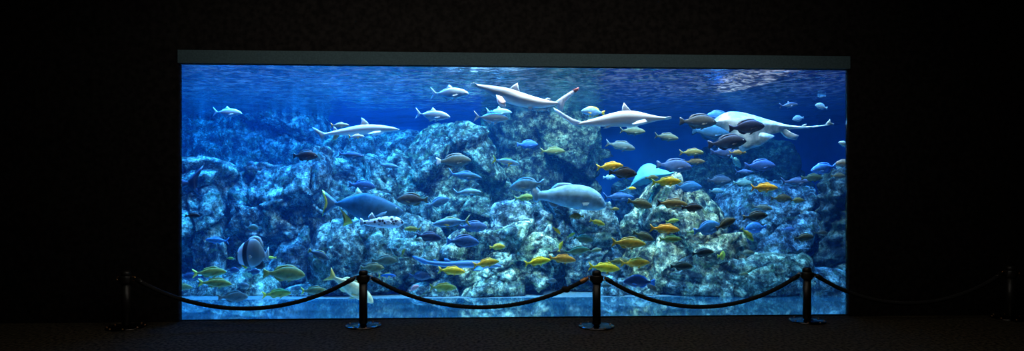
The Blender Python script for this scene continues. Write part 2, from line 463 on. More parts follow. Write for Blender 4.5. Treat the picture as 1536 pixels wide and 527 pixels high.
def rock(px, py_top, hwpx, Y, depth, label, seed, tint=(1, 1, 1), taper=0.35, n=78, bottom=None, lean=0.0, blocky=0.22, group=None, name='reef_rock', strata=0.0):
    zt = CAMZ - (py_top - HY) / F * Y
    zb = -0.12 if bottom is None else bottom
    hz = (zt - zb) / 2; hx = hwpx / F * Y; hy = depth
    cx = (px - CX) / F * Y; cz = (zt + zb) / 2
    # cube sphere
    g = np.linspace(-1, 1, n + 1)
    vid = {}; V = []; Fs = []
    gt = np.tan(g * math.pi / 4)
    for ax in range(3):
        for sg in (-1, 1):
            idx = np.zeros((n + 1, n + 1), int)
            for a in range(n + 1):
                for b in range(n + 1):
                    c = [0, 0, 0]; c[ax] = sg * n; c[(ax + 1) % 3] = 2 * a - n; c[(ax + 2) % 3] = 2 * b - n
                    k = tuple(c)
                    if k not in vid:
                        vid[k] = len(V); q = [0.0, 0.0, 0.0]
                        q[ax] = float(sg); q[(ax + 1) % 3] = gt[a]; q[(ax + 2) % 3] = gt[b]; V.append(q)
                    idx[a, b] = vid[k]
            for a in range(n):
                for b in range(n):
                    f = (idx[a, b], idx[a + 1, b], idx[a + 1, b + 1], idx[a, b + 1])
                    Fs.append(f if sg > 0 else f[::-1])
    V = np.array(V)
    d = V / np.linalg.norm(V, axis=1, keepdims=True)
    pw = 3.8
    r = 1 / (np.abs(d[:, 0]) ** pw + np.abs(d[:, 1]) ** pw + np.abs(d[:, 2]) ** pw) ** (1 / pw)
    U = d * r[:, None]
    tz = (U[:, 2] + 1) / 2
    k = 1 - taper * tz ** 1.5
    Pn = np.stack([U[:, 0] * hx * k + lean * hz * (tz - .5) * 2, U[:, 1] * hy * k, U[:, 2] * hz], 1)
    W = Pn + np.array([seed * 3.7, seed * 1.3, seed * 2.1])
    wr = W + 0.25 * np.stack([fbm(W * 1.1, 3, seed), fbm(W * 1.1 + 31, 3, seed), fbm(W * 1.1 + 71, 3, seed)], 1)
    f1, f2, cid, t1 = voro(wr * np.array([1.15, 1.15, 1.0]), seed)
    g1, g2, cid2, t2 = voro(wr * np.array([3.6, 3.6, 3.0]) + 5, seed + 3)
    dd = blocky * (cid - 0.5) * 1.5 + 0.8 * t1 - 0.07 * np.exp(-(f2 - f1) / 0.03)
    dd = dd + 0.035 * (cid2 - 0.5) + 0.10 * t2 - 0.025 * np.exp(-(g2 - g1) / 0.03)
    dd = dd + 0.14 * fbm(W * 0.9, 3, seed + 5) + 0.05 * fbm(W * 3.0, 4, seed + 8, True) + 0.035 * fbm(W * 11.0, 3, seed + 2)
    if strata:
        zz = W[:, 2] * 5 + 1.2 * fbm(W * 0.8, 2, seed)
        dd = dd + strata * (np.abs((zz % 1) - 0.5) * 2 - 0.5)
    sc = min(1.0, min(hx, hz) / 0.7)
    nrm = np.stack([Pn[:, 0] / hx ** 2, Pn[:, 1] / hy ** 2, Pn[:, 2] / hz ** 2], 1)
    nrm /= np.linalg.norm(nrm, axis=1, keepdims=True) + 1e-9
    Pf = Pn + nrm * (dd * sc)[:, None]
    Pf[:, 2] = np.maximum(Pf[:, 2], -cz + 0.005)
    if name == 'reef_rock' or True:
        top = SURF - 0.03 - cz
        if zt < SURF: Pf[:, 2] = np.minimum(Pf[:, 2], top)
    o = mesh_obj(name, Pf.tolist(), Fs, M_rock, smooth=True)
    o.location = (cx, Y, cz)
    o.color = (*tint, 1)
    tag(o, label, 'rock', group)
    return o


ROCKS = [
    # px, top, hw, Y, depth, label, seed, tint, kwargs
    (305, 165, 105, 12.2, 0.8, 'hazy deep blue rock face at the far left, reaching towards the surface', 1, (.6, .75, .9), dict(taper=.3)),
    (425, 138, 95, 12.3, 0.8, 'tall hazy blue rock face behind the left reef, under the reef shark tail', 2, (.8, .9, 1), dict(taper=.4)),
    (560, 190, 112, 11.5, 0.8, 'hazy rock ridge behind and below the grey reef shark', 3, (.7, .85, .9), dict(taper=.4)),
    (302, 252, 60, 9.9, 0.7, 'streaky blue boulder at the left end, behind the small dark fish', 4, (.95, .95, .95), dict(taper=.15)),
    (425, 240, 82, 10.2, 0.8, 'broad fractured blue slab right of the dark cleft, above the barred batfish', 5, (.85, .9, .95), dict(taper=.2, lean=.12)),
    (535, 236, 78, 10.5, 0.7, 'fissured rock behind the yellow-tailed amberjack', 6, (.85, .95, .9), dict(taper=.2)),
    (575, 342, 92, 9.55, 0.65, 'low pale-topped ledge under the spotted pufferfish', 7, (1.05, 1.05, .95), dict(taper=.1)),
    (668, 182, 92, 10.9, 0.8, 'large green-topped reef block that drops off left of the dark pillar', 8, (.95, 1.0, .8), dict(taper=.35, blocky=.28)),
    (748, 336, 92, 9.5, 0.7, 'cream speckled boulder in the centre foreground of the tank', 9, (1.7, 1.65, 1.3), dict(taper=.25, lean=.1)),
    (815, 60, 78, 12.2, 0.8, 'dim rock pillar rising to the surface between the two hammerheads', 10, (.85, .68, .42), dict(taper=.05)),
    (858, 302, 76, 9.9, 0.65, 'pitted pale blue rock below the big grouper', 11, (.95, 1, 1), dict(taper=.15)),
    (1015, 287, 88, 9.8, 0.8, 'peaked cream and orange rock behind the yellow shoal', 12, (1.7, 1.35, .9), dict(taper=.5)),
    (1090, 380, 118, 9.45, 0.7, 'layered greenish ledge at the lower right beside the right-hand post', 13, (1, 1.05, .9), dict(taper=.1, strata=.07, blocky=.12)),
    (1172, 290, 84, 10.3, 0.8, 'vivid blue cauliflower-textured rock on the right of the tank', 14, (.7, .95, 1.3), dict(taper=.2)),
    (1290, 255, 66, 9.7, 0.7, 'dark green-grey layered rock at the right edge of the window', 15, (.30, .34, .34), dict(taper=.2, strata=.08, blocky=.12)),
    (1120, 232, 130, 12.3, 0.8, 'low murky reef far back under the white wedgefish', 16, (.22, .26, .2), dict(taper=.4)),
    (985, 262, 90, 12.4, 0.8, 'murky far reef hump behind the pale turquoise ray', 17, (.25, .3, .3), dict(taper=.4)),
    (370, 405, 62, 9.45, 0.55, 'low crusty rock on the tank floor under the batfish', 18, (1.1, 1.1, 1), dict(taper=.3, n=60)),
    (470, 425, 48, 9.3, 0.45, 'small blue rock on the tank floor left of the pale yellow fish', 19, (.9, .95, 1), dict(taper=.3, n=50)),
    (650, 420, 46, 9.2, 0.4, 'small dark rock in front of the central ledge, over the long blue shark\'s shadow side', 20, (.7, .8, .8), dict(taper=.4, n=50)),
    (940, 412, 46, 9.4, 0.45, 'rounded rock in the gap behind the middle rope post', 21, (.9, 1, 1.05), dict(taper=.3, n=50)),
    (1215, 400, 60, 9.35, 0.5, 'low blue rock behind the right-hand rope post', 22, (.6, .8, 1), dict(taper=.2, n=56)),
    (285, 408, 55, 9.3, 0.45, 'low blue rock at the lower left corner of the tank', 23, (.7, .8, .9), dict(taper=.2, n=50)),
    (765, 303, 30, 9.9, 0.4, 'ribbed blue coral knob just left of the grouper\'s tail', 24, (.9, 1, 1.1), dict(taper=.1, n=50, strata=.05, bottom=.8)),
]
rock_objs = [rock(a, b, c, d, e, l, s, t, **kw) for a, b, c, d, e, l, s, t, kw in ROCKS]
bv_v, bv_f = [], []
for o in rock_objs:
    base = len(bv_v)
    loc = o.location
    bv_v += [(v.co.x + loc.x, v.co.y + loc.y, v.co.z + loc.z) for v in o.data.vertices]
    bv_f += [tuple(base + i for i in p.vertices) for p in o.data.polygons]
BVH = BVHTree.FromPolygons(bv_v, bv_f)
CAM = Vector((0, 0, CAMZ))


def rock_depth(px, py, r=0):
    best = 13.0
    for dx in (-r, -r / 2, 0, r / 2, r):
        for dy in (-r * .4, 0, r * .4):
            d = (P(px + dx, py + dy, 1.0) - CAM).normalized()
            h = BVH.ray_cast(CAM, d, 20)
            if h[0] is not None: best = min(best, h[0].y)
            if r == 0: break
    return best


# ------------------------------------------------------------------ fish building
def loft(stations, nseg=20, sharp=2.3, bend=None, sub=6):
    """stations: (x, ztop, zbot, halfwidth) -> closed body"""
    st = np.array(sorted(stations), float)
    # smooth resample (catmull-rom)
    pts = []
    for i in range(len(st) - 1):
        p0 = st[max(i - 1, 0)]; p1 = st[i]; p2 = st[i + 1]; p3 = st[min(i + 2, len(st) - 1)]
        for k in range(sub):
            t = k / sub
            q = 0.5 * ((2 * p1) + (-p0 + p2) * t + (2 * p0 - 5 * p1 + 4 * p2 - p3) * t * t + (-p0 + 3 * p1 - 3 * p2 + p3) * t ** 3)
            q[0] = p1[0] + (p2[0] - p1[0]) * t
            pts.append(q)
    pts.append(st[-1])
    V, Fc = [], []
    for x, zt, zb, w in pts:
        cz = (zt + zb) / 2; h = max((zt - zb) / 2, 1e-4); w = max(w, 1e-4)
        for k in range(nseg):
            a = 2 * math.pi * k / nseg
            c, s = math.cos(a), math.sin(a)
            y = w * math.copysign(abs(c) ** (2 / sharp), c); z = cz + h * math.copysign(abs(s) ** (2 / 2.0), s)
            V.append((x, y + (bend(x) if bend else 0), z))
    n = len(pts)
    for i in range(n - 1):
        for k in range(nseg):
            a = i * nseg + k; b = i * nseg + (k + 1) % nseg
            Fc.append((a, a + nseg, b + nseg, b)[::-1])
    for i, ring in ((0, 0), (n - 1, 1)):
        x, zt, zb, w = pts[i]
        V.append((x, bend(x) if bend else 0, (zt + zb) / 2)); c = len(V) - 1
        for k in range(nseg):
            a = i * nseg + k; b = i * nseg + (k + 1) % nseg
            Fc.append((a, b, c)[::-1] if not ring else (b, a, c)[::-1])
    return V, Fc


def fin_poly(name, poly, mat, parent, y0=0.0, thick=0.006, tilt=None, bend=None, color=None):
    """a fin: closed outline (x,z), thicker in the middle than at the rim. tilt=(axis origin, angle) swings it outwards"""
    bm = bmesh.new()
    n = len(poly)
    ax = sum(p[0] for p in poly) / n; az = sum(p[1] for p in poly) / n
    rim = [bm.verts.new((x, 0, z)) for x, z in poly]
    for sg in (-1, 1):
        inner = [bm.verts.new((ax + (x - ax) * .62, sg * thick * .5, az + (z - az) * .62)) for x, z in poly]
        for i in range(n):
            j = (i + 1) % n
            bm.faces.new((rim[i], rim[j], inner[j], inner[i]) if sg > 0 else (rim[j], rim[i], inner[i], inner[j]))
        f = bm.faces.new(inner if sg > 0 else inner[::-1])
    bmesh.ops.triangulate(bm, faces=[f for f in bm.faces if len(f.verts) > 4])
    for v in bm.verts:
        if tilt:
            ox, oz, ang = tilt
            # swing about the fin's root: distance from the root goes outwards
            d = abs(v.co.z - oz)
            v.co.y += math.copysign(1, ang) * d * math.tan(abs(ang))
        v.co.y += y0
        if bend: v.co.y += bend(v.co.x)
    return bm_obj(name, bm, mat, parent, smooth=True)


def eye(parent, x, y, z, r):
    for sg in (-1, 1):
        par = parent
        for nm, ey, rx, ry, mt in (('eye', y, r, r * .5, M_iris), ('pupil', y + r * .3, r * .6, r * .35, M_pupil)):
            V, Fc = [], []
            n, m = 8, 6
            for i in range(m + 1):
                t = math.pi * i / m
                for k in range(n):
                    a = 2 * math.pi * k / n
                    V.append((x + rx * math.sin(t) * math.cos(a), sg * ey + ry * math.cos(t), z + rx * math.sin(t) * math.sin(a)))
            for i in range(m):
                for k in range(n):
                    Fc.append((i * n + k, i * n + (k + 1) % n, (i + 1) * n + (k + 1) % n, (i + 1) * n + k))
            par = mesh_obj(nm, V, Fc, mt, par)


def interp(st, x, k):
    st = sorted(st)
    for a, b in zip(st, st[1:]):
        if a[0] <= x <= b[0]:
            t = (x - a[0]) / (b[0] - a[0]); return a[k] + (b[k] - a[k]) * t
    return st[0][k] if x < st[0][0] else st[-1][k]


def ridge_fin(st, x0, x1, hs, side):
    """fin along the back (side=1) or belly (-1): heights hs spaced from x0 to x1"""
    n = len(hs); k = 1 if side > 0 else 2
    base, top = [], []
    for i, h in enumerate(hs):
        x = x0 + (x1 - x0) * i / (n - 1)
        z = interp(st, x, k)
        base.append((x, z - side * 0.02)); top.append((x - h * 0.5, z + side * h))
    return base + top[::-1]


def make_fish(kind, bendamt, body_mat=None):
    root = empty(kind['name'])
    st = [(x, zt * kind['h'], zb * kind['h'], w * kind['w']) for x, zt, zb, w in kind['prof']]
    bend = (lambda x: bendamt * (x - 0.2) ** 2 * (1 if x < 0.2 else 0.3)) if bendamt else None
    V, Fc = loft(st, bend=bend)
    mesh_obj('body', V, Fc, body_mat or kind.get('mat', M_fish), root)
    fin_poly('tail_fin', kind['tail'], M_fin, root, bend=bend, thick=.012)
    fin_poly('dorsal_fin', ridge_fin(st, *kind['dorsal'], 1), M_fin, root, bend=bend)
    fin_poly('anal_fin', ridge_fin(st, *kind['anal'], -1), M_fin, root, bend=bend)
    w = interp(st, .22, 3)
    for sg in (-1, 1):
        zc = -0.03 * kind['h']
        fin_poly('pectoral_fin', [(.24, zc), (.20, zc + .012), (.10, zc - .015), (.06, zc - .05), (.12, zc - .055), (.21, zc - .02)], M_fin, root,
                 y0=sg * (w * .92), thick=.006, tilt=(.24, zc, sg * .35))
        zb = interp(st, .15, 2)
        fin_poly('pelvic_fin', [(.17, zb + .012), (.12, zb + .01), (.07, zb - .05), (.10, zb - .05), (.16, zb - .012)], M_fin, root, y0=sg * .02, thick=.005,
                 tilt=(.15, zb, sg * .3))
    eye(root, .40, interp(st, .40, 3) * .86, .022 * kind['h'], .016)
    return root


PROF = [(.5, .004, -.012, .008), (.475, .035, -.035, .025), (.42, .075, -.062, .042), (.33, .115, -.095, .056), (.2, .142, -.122, .064), (.05, .145, -.13, .062),
        (-.08, .122, -.112, .05), (-.2, .078, -.076, .032), (-.28, .048, -.048, .02), (-.34, .036, -.036, .013), (-.365, .034, -.034, .008)]
TREV = [(.5, .0, -.012, .008), (.47, .04, -.035, .025), (.40, .09, -.065, .04), (.3, .13, -.105, .055), (.15, .155, -.14, .06), (.0, .145, -.14, .055),
        (-.12, .10, -.105, .04), (-.22, .05, -.058, .024), (-.29, .02, -.024, .013), (-.33, .016, -.018, .011), (-.35, .018, -.018, .008)]
FORK = [(-.345, .034), (-.40, .08), (-.46, .125), (-.5, .15), (-.47, .08), (-.43, .03), (-.42, 0), (-.43, -.03), (-.47, -.08), (-.5, -.15), (-.46, -.125), (-.40, -.08), (-.345, -.034)]
SWEPT = [(-.335, .018), (-.38, .06), (-.44, .12), (-.5, .17), (-.46, .09), (-.41, .03), (-.385, 0), (-.41, -.03), (-.46, -.09), (-.5, -.17), (-.44, -.12), (-.38, -.06), (-.335, -.018)]
FAN = [(-.345, .036), (-.40, .075), (-.47, .115), (-.5, .11), (-.49, .05), (-.485, 0), (-.49, -.05), (-.5, -.11), (-.47, -.115), (-.40, -.075), (-.345, -.036)]

KINDS = {
    'snapper': dict(name='snapper', prof=PROF, h=1.0, w=1.0, tail=FORK, dorsal=(.27, -.22, [.01, .05, .055, .045, .035, .04, .045, .01]), anal=(-.03, -.22, [.01, .045, .04, .01])),
    'reef': dict(name='reef_fish', prof=PROF, h=1.28, w=1.05, tail=FAN, dorsal=(.30, -.26, [.01, .045, .05, .05, .05, .055, .05, .01]), anal=(.0, -.25, [.01, .05, .055, .045, .01])),
    'sleek': dict(name='fusilier', prof=PROF, h=.82, w=.95, tail=SWEPT, dorsal=(.22, -.2, [.01, .045, .035, .03, .02, .01]), anal=(-.03, -.2, [.01, .03, .02, .01])),
    'trev': dict(name='trevally', prof=TREV, h=.92, w=.9, tail=SWEPT, dorsal=(.08, -.24, [.02, .09, .04, .02, .018, .012, .008]), anal=(.03, -.24, [.02, .085, .035, .02, .015, .008]), mat=M_silver),
    'round': dict(name='surgeonfish', prof=PROF, h=1.62, w=.9, tail=FAN, dorsal=(.32, -.26, [.01, .04, .045, .045, .05, .05, .045, .01]), anal=(.08, -.26, [.01, .04, .05, .05, .045, .01])),
    'remora': dict(name='remora', prof=PROF, h=.45, w=.8, tail=FAN, dorsal=(.0, -.28, [.01, .04, .03, .01]), anal=(.0, -.28, [.01, .035, .03, .01])),
}
PROTO = {}


def place_fish(kind, px, py, L, near, color, label, cat='fish', face='R', pitch=0, yaw=0, group=None, fin=None, tail=None, roll=0, belly=None):
    """L: length in photo pixels; near: 0 close to the glass .. 1 far back (kept in front of the rocks)"""
    bi = (hash_id(px, py) % 3)
    key = (kind, bi)
    if key not in PROTO:
        r = make_fish(KINDS[kind], (0.0, 0.32, -0.32)[bi]); root = r; PROTO[key] = r
    else:
        root = copy_tree(PROTO[key])
    rd = rock_depth(px, py, L * .5)
    Y = 7.65 + (10.9 - 7.65) * near
    Ln = L / F * Y
    Y = min(Y, rd - 0.12 - L / F * 8 * .3)
    Y = max(Y, 7.45 + L / F * 2)
    Ln = L / F * Y / max(0.6, math.cos(math.radians(yaw)))
    root.location = P(px, py, Y)
    root.scale = (Ln, Ln, Ln)
    a = math.radians(pitch if face == 'R' else -pitch)
    # pitch: head up positive in the picture
    ry = -math.radians(pitch)
    rz = math.radians(yaw) + (0 if face == 'R' else math.pi)
    root.rotation_euler = (math.radians(roll), ry, rz)
    if max(color) < .7: color = tuple(v * .6 for v in color)
    if fin and max(fin) < .7: fin = tuple(v * .6 for v in fin)
    for ch in root.children:
        ch.color = (*color, 1)
        if 'fin' in ch.name:
            c = fin or tuple(min(1, v * 1.1) for v in color)
            ch.color = (*c, 1)
        if ch.name.startswith('tail_fin') and tail:
            ch.color = (*tail, 1)
        if tail and ch.name.startswith('tail_fin'): ch['label'] = 'tail of a colour unlike the body'
    for k in ('label', 'category', 'group'):
        if k in root: del root[k]
    tag(root, label, cat, group)
    return root


def hash_id(a, b):
    return int(a * 7 + b * 13)


# fish colours: pigment, with some shade mixed into the olives and browns
YEL = (.98, .52, .01); GOLD = (.85, .36, .01); ORG = (1.0, .36, .01); OLV = (.40, .28, .04); OLG = (.40, .42, .10); BRN = (.16, .10, .04)
DBR = (.05, .035, .03); NAVY = (.03, .05, .13); BLU = (.04, .20, .62); LBL = (.25, .50, .72); PALE = (.55, .72, .75); GRY = (.22, .25, .26)
TEAL = (.35, .62, .6); PUR = (.10, .17, .32); LIME = (.62, .68, .08); SILV = (.50, .72, .88); YT = (.9, .66, .05); DOL = (.12, .11, .04)

SHO = 'yellow and golden snappers shoaling over the rocks'
OLI = 'olive brown fish mixed into the right-hand shoal'
FISH = [
    # silver trevallies, upper left
    ('trev', 341, 169, 44, .25, SILV, 'thin-edged silver trevally swimming alone at the upper left', dict(cat='fish', pitch=-3, group='silver trevallies near the surface')),
    ('trev', 674, 140, 60, .12, SILV, 'silver trevally just left of the upper hammerhead\'s snout, highest of its group', dict(pitch=-2, group='silver trevallies near the surface')),
    ('trev', 649, 173, 53, .2, SILV, 'slim silver trevally below and left of the highest trevally', dict(pitch=-6, group='silver trevallies near the surface')),
    ('trev', 737, 177, 53, .1, (.6, .72, .8), 'bright silver trevally under the upper hammerhead', dict(pitch=-3, group='silver trevallies near the surface')),
    ('trev', 748, 168, 40, .45, (.3, .5, .6), 'dim trevally half hidden behind the bright one under the upper hammerhead', dict(pitch=-3, group='silver trevallies near the surface')),
    ('reef', 890, 168, 36, .2, LBL, 'light blue fish with a yellow throat above the lower hammerhead\'s back', dict(face='L', pitch=4, fin=YT)),
    ('sleek', 483, 120, 11, .3, PALE, 'tiny pale fish just under the surface at the upper left', {}),
    # pilot fish and remora
    ('sleek', 509, 188, 30, .12, (.6, .65, .5), 'yellow-tailed pilot fish above the reef shark\'s tail', dict(cat='pilot fish', tail=YEL, face='R', group='pilot fish around the reef shark')),
    ('sleek', 534, 205, 26, .08, (.5, .6, .7), 'yellow-tailed pilot fish under the reef shark\'s belly', dict(cat='pilot fish', tail=YEL, fin=YEL, group='pilot fish around the reef shark')),
    ('remora', 811, 165.5, 26, .1, (.55, .75, .78), 'pale remora under the upper hammerhead\'s belly', dict(cat='remora', face='L', pitch=0)),
    # around the wedgefish
    ('reef', 1120, 191, 54, .02, NAVY, 'dark navy fish crossing in front of the white wedgefish', dict(pitch=4)),
    ('reef', 1092, 214, 56, .1, (.06, .07, .10), 'dark grey fish under the wedgefish\'s head', dict(pitch=5)),
    ('reef', 1047, 183, 56, .2, (.13, .13, .11), 'grey-brown fish nose to the wedgefish\'s head, topmost of that cluster', dict(pitch=-2)),
    ('reef', 1066, 199, 62, .45, (.04, .16, .26), 'hazy blue fish behind the cluster left of the wedgefish', dict(pitch=-4)),
    ('reef', 1078, 174, 38, .5, BLU, 'small blue fish over the wedgefish\'s forehead', dict(face='L')),
    ('trev', 1183, 158, 28, .3, (.08, .14, .26), 'small dark trevally above the wedgefish\'s tail', dict(pitch=5)),
    ('round', 1232, 160, 19, .3, (.4, .68, .8), 'small pale round fish high at the right, nearest the corner', dict(face='L', pitch=15)),
    ('round', 1198, 178, 19, .4, (.25, .5, .65), 'small pale blue fish just above the wedgefish\'s tail', dict(face='L', pitch=-10)),
    ('round', 1231, 143, 16, .6, (.3, .55, .65), 'faint teal fish just under the surface at the right', dict(face='L', pitch=8)),
    ('reef', 1267, 217, 20, .1, (.5, .8, .85), 'pale cyan fish entering at the right edge', dict(face='L', pitch=20)),
    ('snapper', 1038, 229, 36, .35, (.42, .32, .06), 'olive and orange fish below the grey fish cluster', dict(group=OLI)),
    ('snapper', 999, 206, 38, .45, (.22, .20, .08), 'dim olive fish right of the lower hammerhead\'s snout', dict(pitch=-6)),
    ('snapper', 948, 197, 40, .5, (.24, .22, .08), 'dim olive fish just under the lower hammerhead\'s pectoral fin', dict(pitch=-2)),
    ('snapper', 931, 219, 45, .45, (.26, .27, .18), 'dim grey-olive fish in open water below the lower hammerhead', dict(pitch=-12)),
    ('snapper', 1107, 229, 26, .3, (.5, .26, .05), 'small orange-brown fish under the wedgefish\'s near fin', {}),
    ('reef', 1086, 230, 46, .4, (.05, .09, .2), 'dark blue fish left of the wedgefish\'s lowest fin tip', dict(pitch=-3)),
    ('reef', 1140, 249, 47, .3, (.07, .18, .48), 'blue-backed fish under the wedgefish, biggest of the blue ones there', {}),
    ('reef', 1104, 243, 24, .2, (.2, .7, .85), 'bright cyan fish turning below the wedgefish\'s near fin', dict(pitch=-35, yaw=30)),
    ('sleek', 1115, 258, 28, .5, PUR, 'dim purple fish behind the blue-backed fish', {}),
    ('reef', 1237, 253, 42, .1, (.06, .30, .85), 'bright blue fish near the right edge with a yellow fin', dict(face='L', pitch=-10, fin=(.1, .35, .8))),
    ('reef', 1267, 246, 30, .15, (.45, .40, .28), 'tan fish cut off by the right edge', dict(face='L')),
    ('reef', 1219, 267, 30, .25, (.16, .18, .06), 'dark olive fish below the bright blue fish', dict(group=OLI)),
    ('sleek', 1194, 273, 46, .35, (.10, .14, .24), 'long slate-blue fish left of the dark olive one', {}),
    ('reef', 1257, 264, 22, .3, (.22, .18, .08), 'small olive fish close to the right edge under the tan one', dict(group=OLI)),
    ('snapper', 1145, 282, 43, .1, (.9, .38, .01), 'golden-backed fish over the vivid blue rock', dict(group=SHO)),
    ('reef', 1173, 298, 30, .2, DOL, 'dark olive fish over the blue rock, right below the golden-backed one', dict(group=OLI)),
    ('reef', 1196, 301, 21, .2, (.25, .25, .06), 'small olive fish touching the dark olive one\'s nose', dict(group=OLI)),
    ('snapper', 1144, 312, 31, .2, (.22, .28, .22), 'grey-green fish over the blue rock', dict(pitch=-8)),
    ('reef', 1134, 325, 36, .05, (.05, .055, .03), 'blackish fish in front of the blue rock', dict(pitch=6, tail=(.1, .1, .04))),
    ('round', 1134, 342, 32, .15, (.04, .26, .75), 'deep blue round fish under the blackish one', dict(face='L', pitch=-6)),
    ('snapper', 1121, 352, 28, .05, (.5, .58, .08), 'yellow-green fish diving steeply beside the deep blue round fish', dict(pitch=-48)),
    ('reef', 1206, 357, 30, .1, (.08, .08, .03), 'dark olive fish low over the right of the blue rock', dict(pitch=5)),
    ('reef', 1232, 350, 20, .25, (.10, .08, .04), 'small dark brown fish against the dark layered rock', {}),
    # right centre shoal
    ('snapper', 1042, 243, 32, .35, (.24, .16, .05), 'brown fish under the olive and orange one', dict(group=OLI)),
    ('reef', 1012, 249, 52, .3, (.12, .18, .32), 'purple-grey fish right of the pale turquoise ray', dict(pitch=-6)),
    ('reef', 1113, 275, 30, .5, (.22, .42, .36), 'pale green hazy fish over the murky far reef', {}),
    ('reef', 1074, 287, 22, .45, (.2, .42, .45), 'small pale teal fish above the orange rock slope', {}),
    ('snapper', 1000, 273, 44, .03, YEL, 'bright yellow snapper right below the pale turquoise ray', dict(pitch=2, group=SHO)),
    ('reef', 1033, 281, 40, .3, (.05, .26, .55), 'blue fish over the crest of the orange rock', {}),
    ('reef', 1078, 271, 38, .5, (.08, .12, .17), 'murky blue-grey fish over the right side of the orange rock', {}),
    ('snapper', 1008, 306, 48, .08, (.48, .26, .04), 'golden-brown fish with a dark tail against the orange rock', dict(tail=(.06, .05, .04), pitch=-4, group=OLI)),
    ('reef', 1038, 312, 32, .02, (.06, .05, .03), 'dark round-bodied fish at the golden-brown one\'s nose', {}),
    ('round', 1061, 343, 42, .1, (.06, .30, .62), 'sky-blue round fish low on the orange rock', dict(face='R', pitch=12)),
    ('reef', 1088, 336, 34, .03, (.12, .10, .03), 'dark brown fish rising beside the sky-blue round fish', dict(pitch=25)),
    ('snapper', 997, 344, 46, .0, ORG, 'vivid orange-yellow snapper left of the sky-blue round fish', dict(pitch=-4, group=SHO)),
    ('snapper', 1008, 332, 22, .15, LIME, 'small lime fish above the vivid orange-yellow snapper', dict(pitch=8)),
    ('snapper', 1005, 359, 36, .08, (.36, .42, .06), 'lime-olive fish directly under the vivid orange-yellow snapper', dict(group=OLI)),
    ('snapper', 1040, 349, 20, .15, (.3, .42, .08), 'small green fish between the orange snapper and the sky-blue fish', {}),
    ('reef', 965, 355, 34, .08, (.16, .15, .05), 'dark olive fish nosing down above the large golden fish', dict(pitch=-20, group=OLI)),
    ('snapper', 942, 365, 54, .02, (.72, .34, .02), 'large golden-olive fish above and right of the middle post', dict(pitch=-4, group=SHO)),
    ('snapper', 896, 334, 25, .05, (.7, .55, .05), 'small gold fish tilted down under the grouper\'s chin', dict(pitch=-18, group=SHO)),
    ('reef', 922, 314, 14, .2, OLV, 'tiny olive fish right of the grouper\'s chin', {}),
    ('reef', 960, 306, 38, .1, (.22, .18, .05), 'olive-brown fish above the gap left of the orange rock', dict(pitch=-14, group=OLI)),
    ('sleek', 927, 296, 48, .35, (.05, .16, .36), 'long blue fish right of the grouper\'s head', {}),
    ('snapper', 947, 283, 15, .2, YEL, 'tiny yellow fish in the gap right of the grouper', {}),
    ('snapper', 915, 250, 40, .1, (.95, .45, .01), 'golden snapper overlapped by a dark fish, left of the turquoise ray', dict(pitch=4, group=SHO)),
    ('reef', 935, 260, 42, .02, (.10, .08, .06), 'dark brown fish overlapping the golden snapper', dict(pitch=-4)),
    ('reef', 914, 266, 18, .3, (.4, .75, .8), 'small white-cyan fish under the overlapping pair', {}),
    ('reef', 978, 267, 20, .15, (.22, .24, .08), 'small olive fish on the lower edge of the turquoise ray', {}),
    # around the grouper
    ('sleek', 759, 243, 42, .1, (.4, .65, .75), 'light blue fish with a yellow fin at the top edge of the green-topped block', dict(pitch=-10, fin=YT)),
    ('reef', 791, 278, 52, .1, (.35, .62, .68), 'pale blue-green fish heading left above the grouper\'s tail', dict(face='L', pitch=-8)),
    ('snapper', 787, 297, 32, .15, (.55, .62, .10), 'yellow-green fish at the grouper\'s tail', dict(face='R', pitch=4)),
    ('snapper', 829, 227, 38, .5, (.34, .30, .06), 'dim olive-yellow fish in front of the dark pillar', {}),
    ('reef', 791, 217, 32, .5, BLU, 'dim blue fish at the left of the dark pillar', {}),
    ('reef', 865, 325, 23, .1, (.30, .26, .06), 'small olive fish just under the grouper\'s belly', dict(face='L')),
    ('snapper', 835, 346, 16, .1, YEL, 'tiny yellow fish diving under the grouper\'s tail end', dict(pitch=-45)),
    ('snapper', 857, 353, 14, .1, LIME, 'tiny lime fish under the grouper\'s belly', dict(pitch=30)),
    ('reef', 875, 359, 30, .1, (.16, .22, .10), 'dark green fish mid-way between the grouper and the middle post', dict(pitch=-10, group=OLI)),
    ('snapper', 841, 370, 17, .05, (.85, .8, .05), 'tiny bright yellow fish standing almost upright', dict(pitch=70)),
    ('reef', 836, 379, 28, .15, (.12, .13, .10), 'dark grey-olive fish behind the golden-brown snapper', {}),
    ('snapper', 843, 389, 42, .03, (.71, .30, .02), 'golden-brown snapper left of the middle post\'s top', dict(pitch=-6, group=SHO)),
    ('snapper', 806, 393, 40, .0, (1.0, .62, .01), 'brilliant yellow snapper in front of the cream boulder', dict(pitch=8, group=SHO)),
    ('snapper', 865, 377, 40, .12, (.22, .28, .10), 'green-olive fish above the golden-brown snapper', dict(pitch=8, group=OLI)),
    ('snapper', 893, 376, 21, .15, (.22, .28, .12), 'small green-olive fish above the middle post', dict(pitch=10, group=OLI)),
    ('snapper', 906, 402, 48, .0, (1.0, .60, .01), 'brilliant yellow snapper directly behind the middle post\'s cap', dict(pitch=-5, group=SHO)),
    ('snapper', 927, 393, 34, .1, (.40, .28, .05), 'brown-gold fish with raised fin right of the middle post', dict(group=OLI)),
    ('snapper', 953, 395, 44, .02, (1.0, .40, .01), 'plump orange-gold snapper right of the middle post', dict(pitch=2, group=SHO)),
    ('reef', 958, 423, 46, .02, (.02, .07, .22), 'navy fish with a bright blue back line below the orange-gold snapper', dict(face='L', fin=(.05, .3, .8))),
    ('reef', 977, 431, 22, .1, (.10, .09, .07), 'small dark fish at the navy fish\'s tail', dict(pitch=-40)),
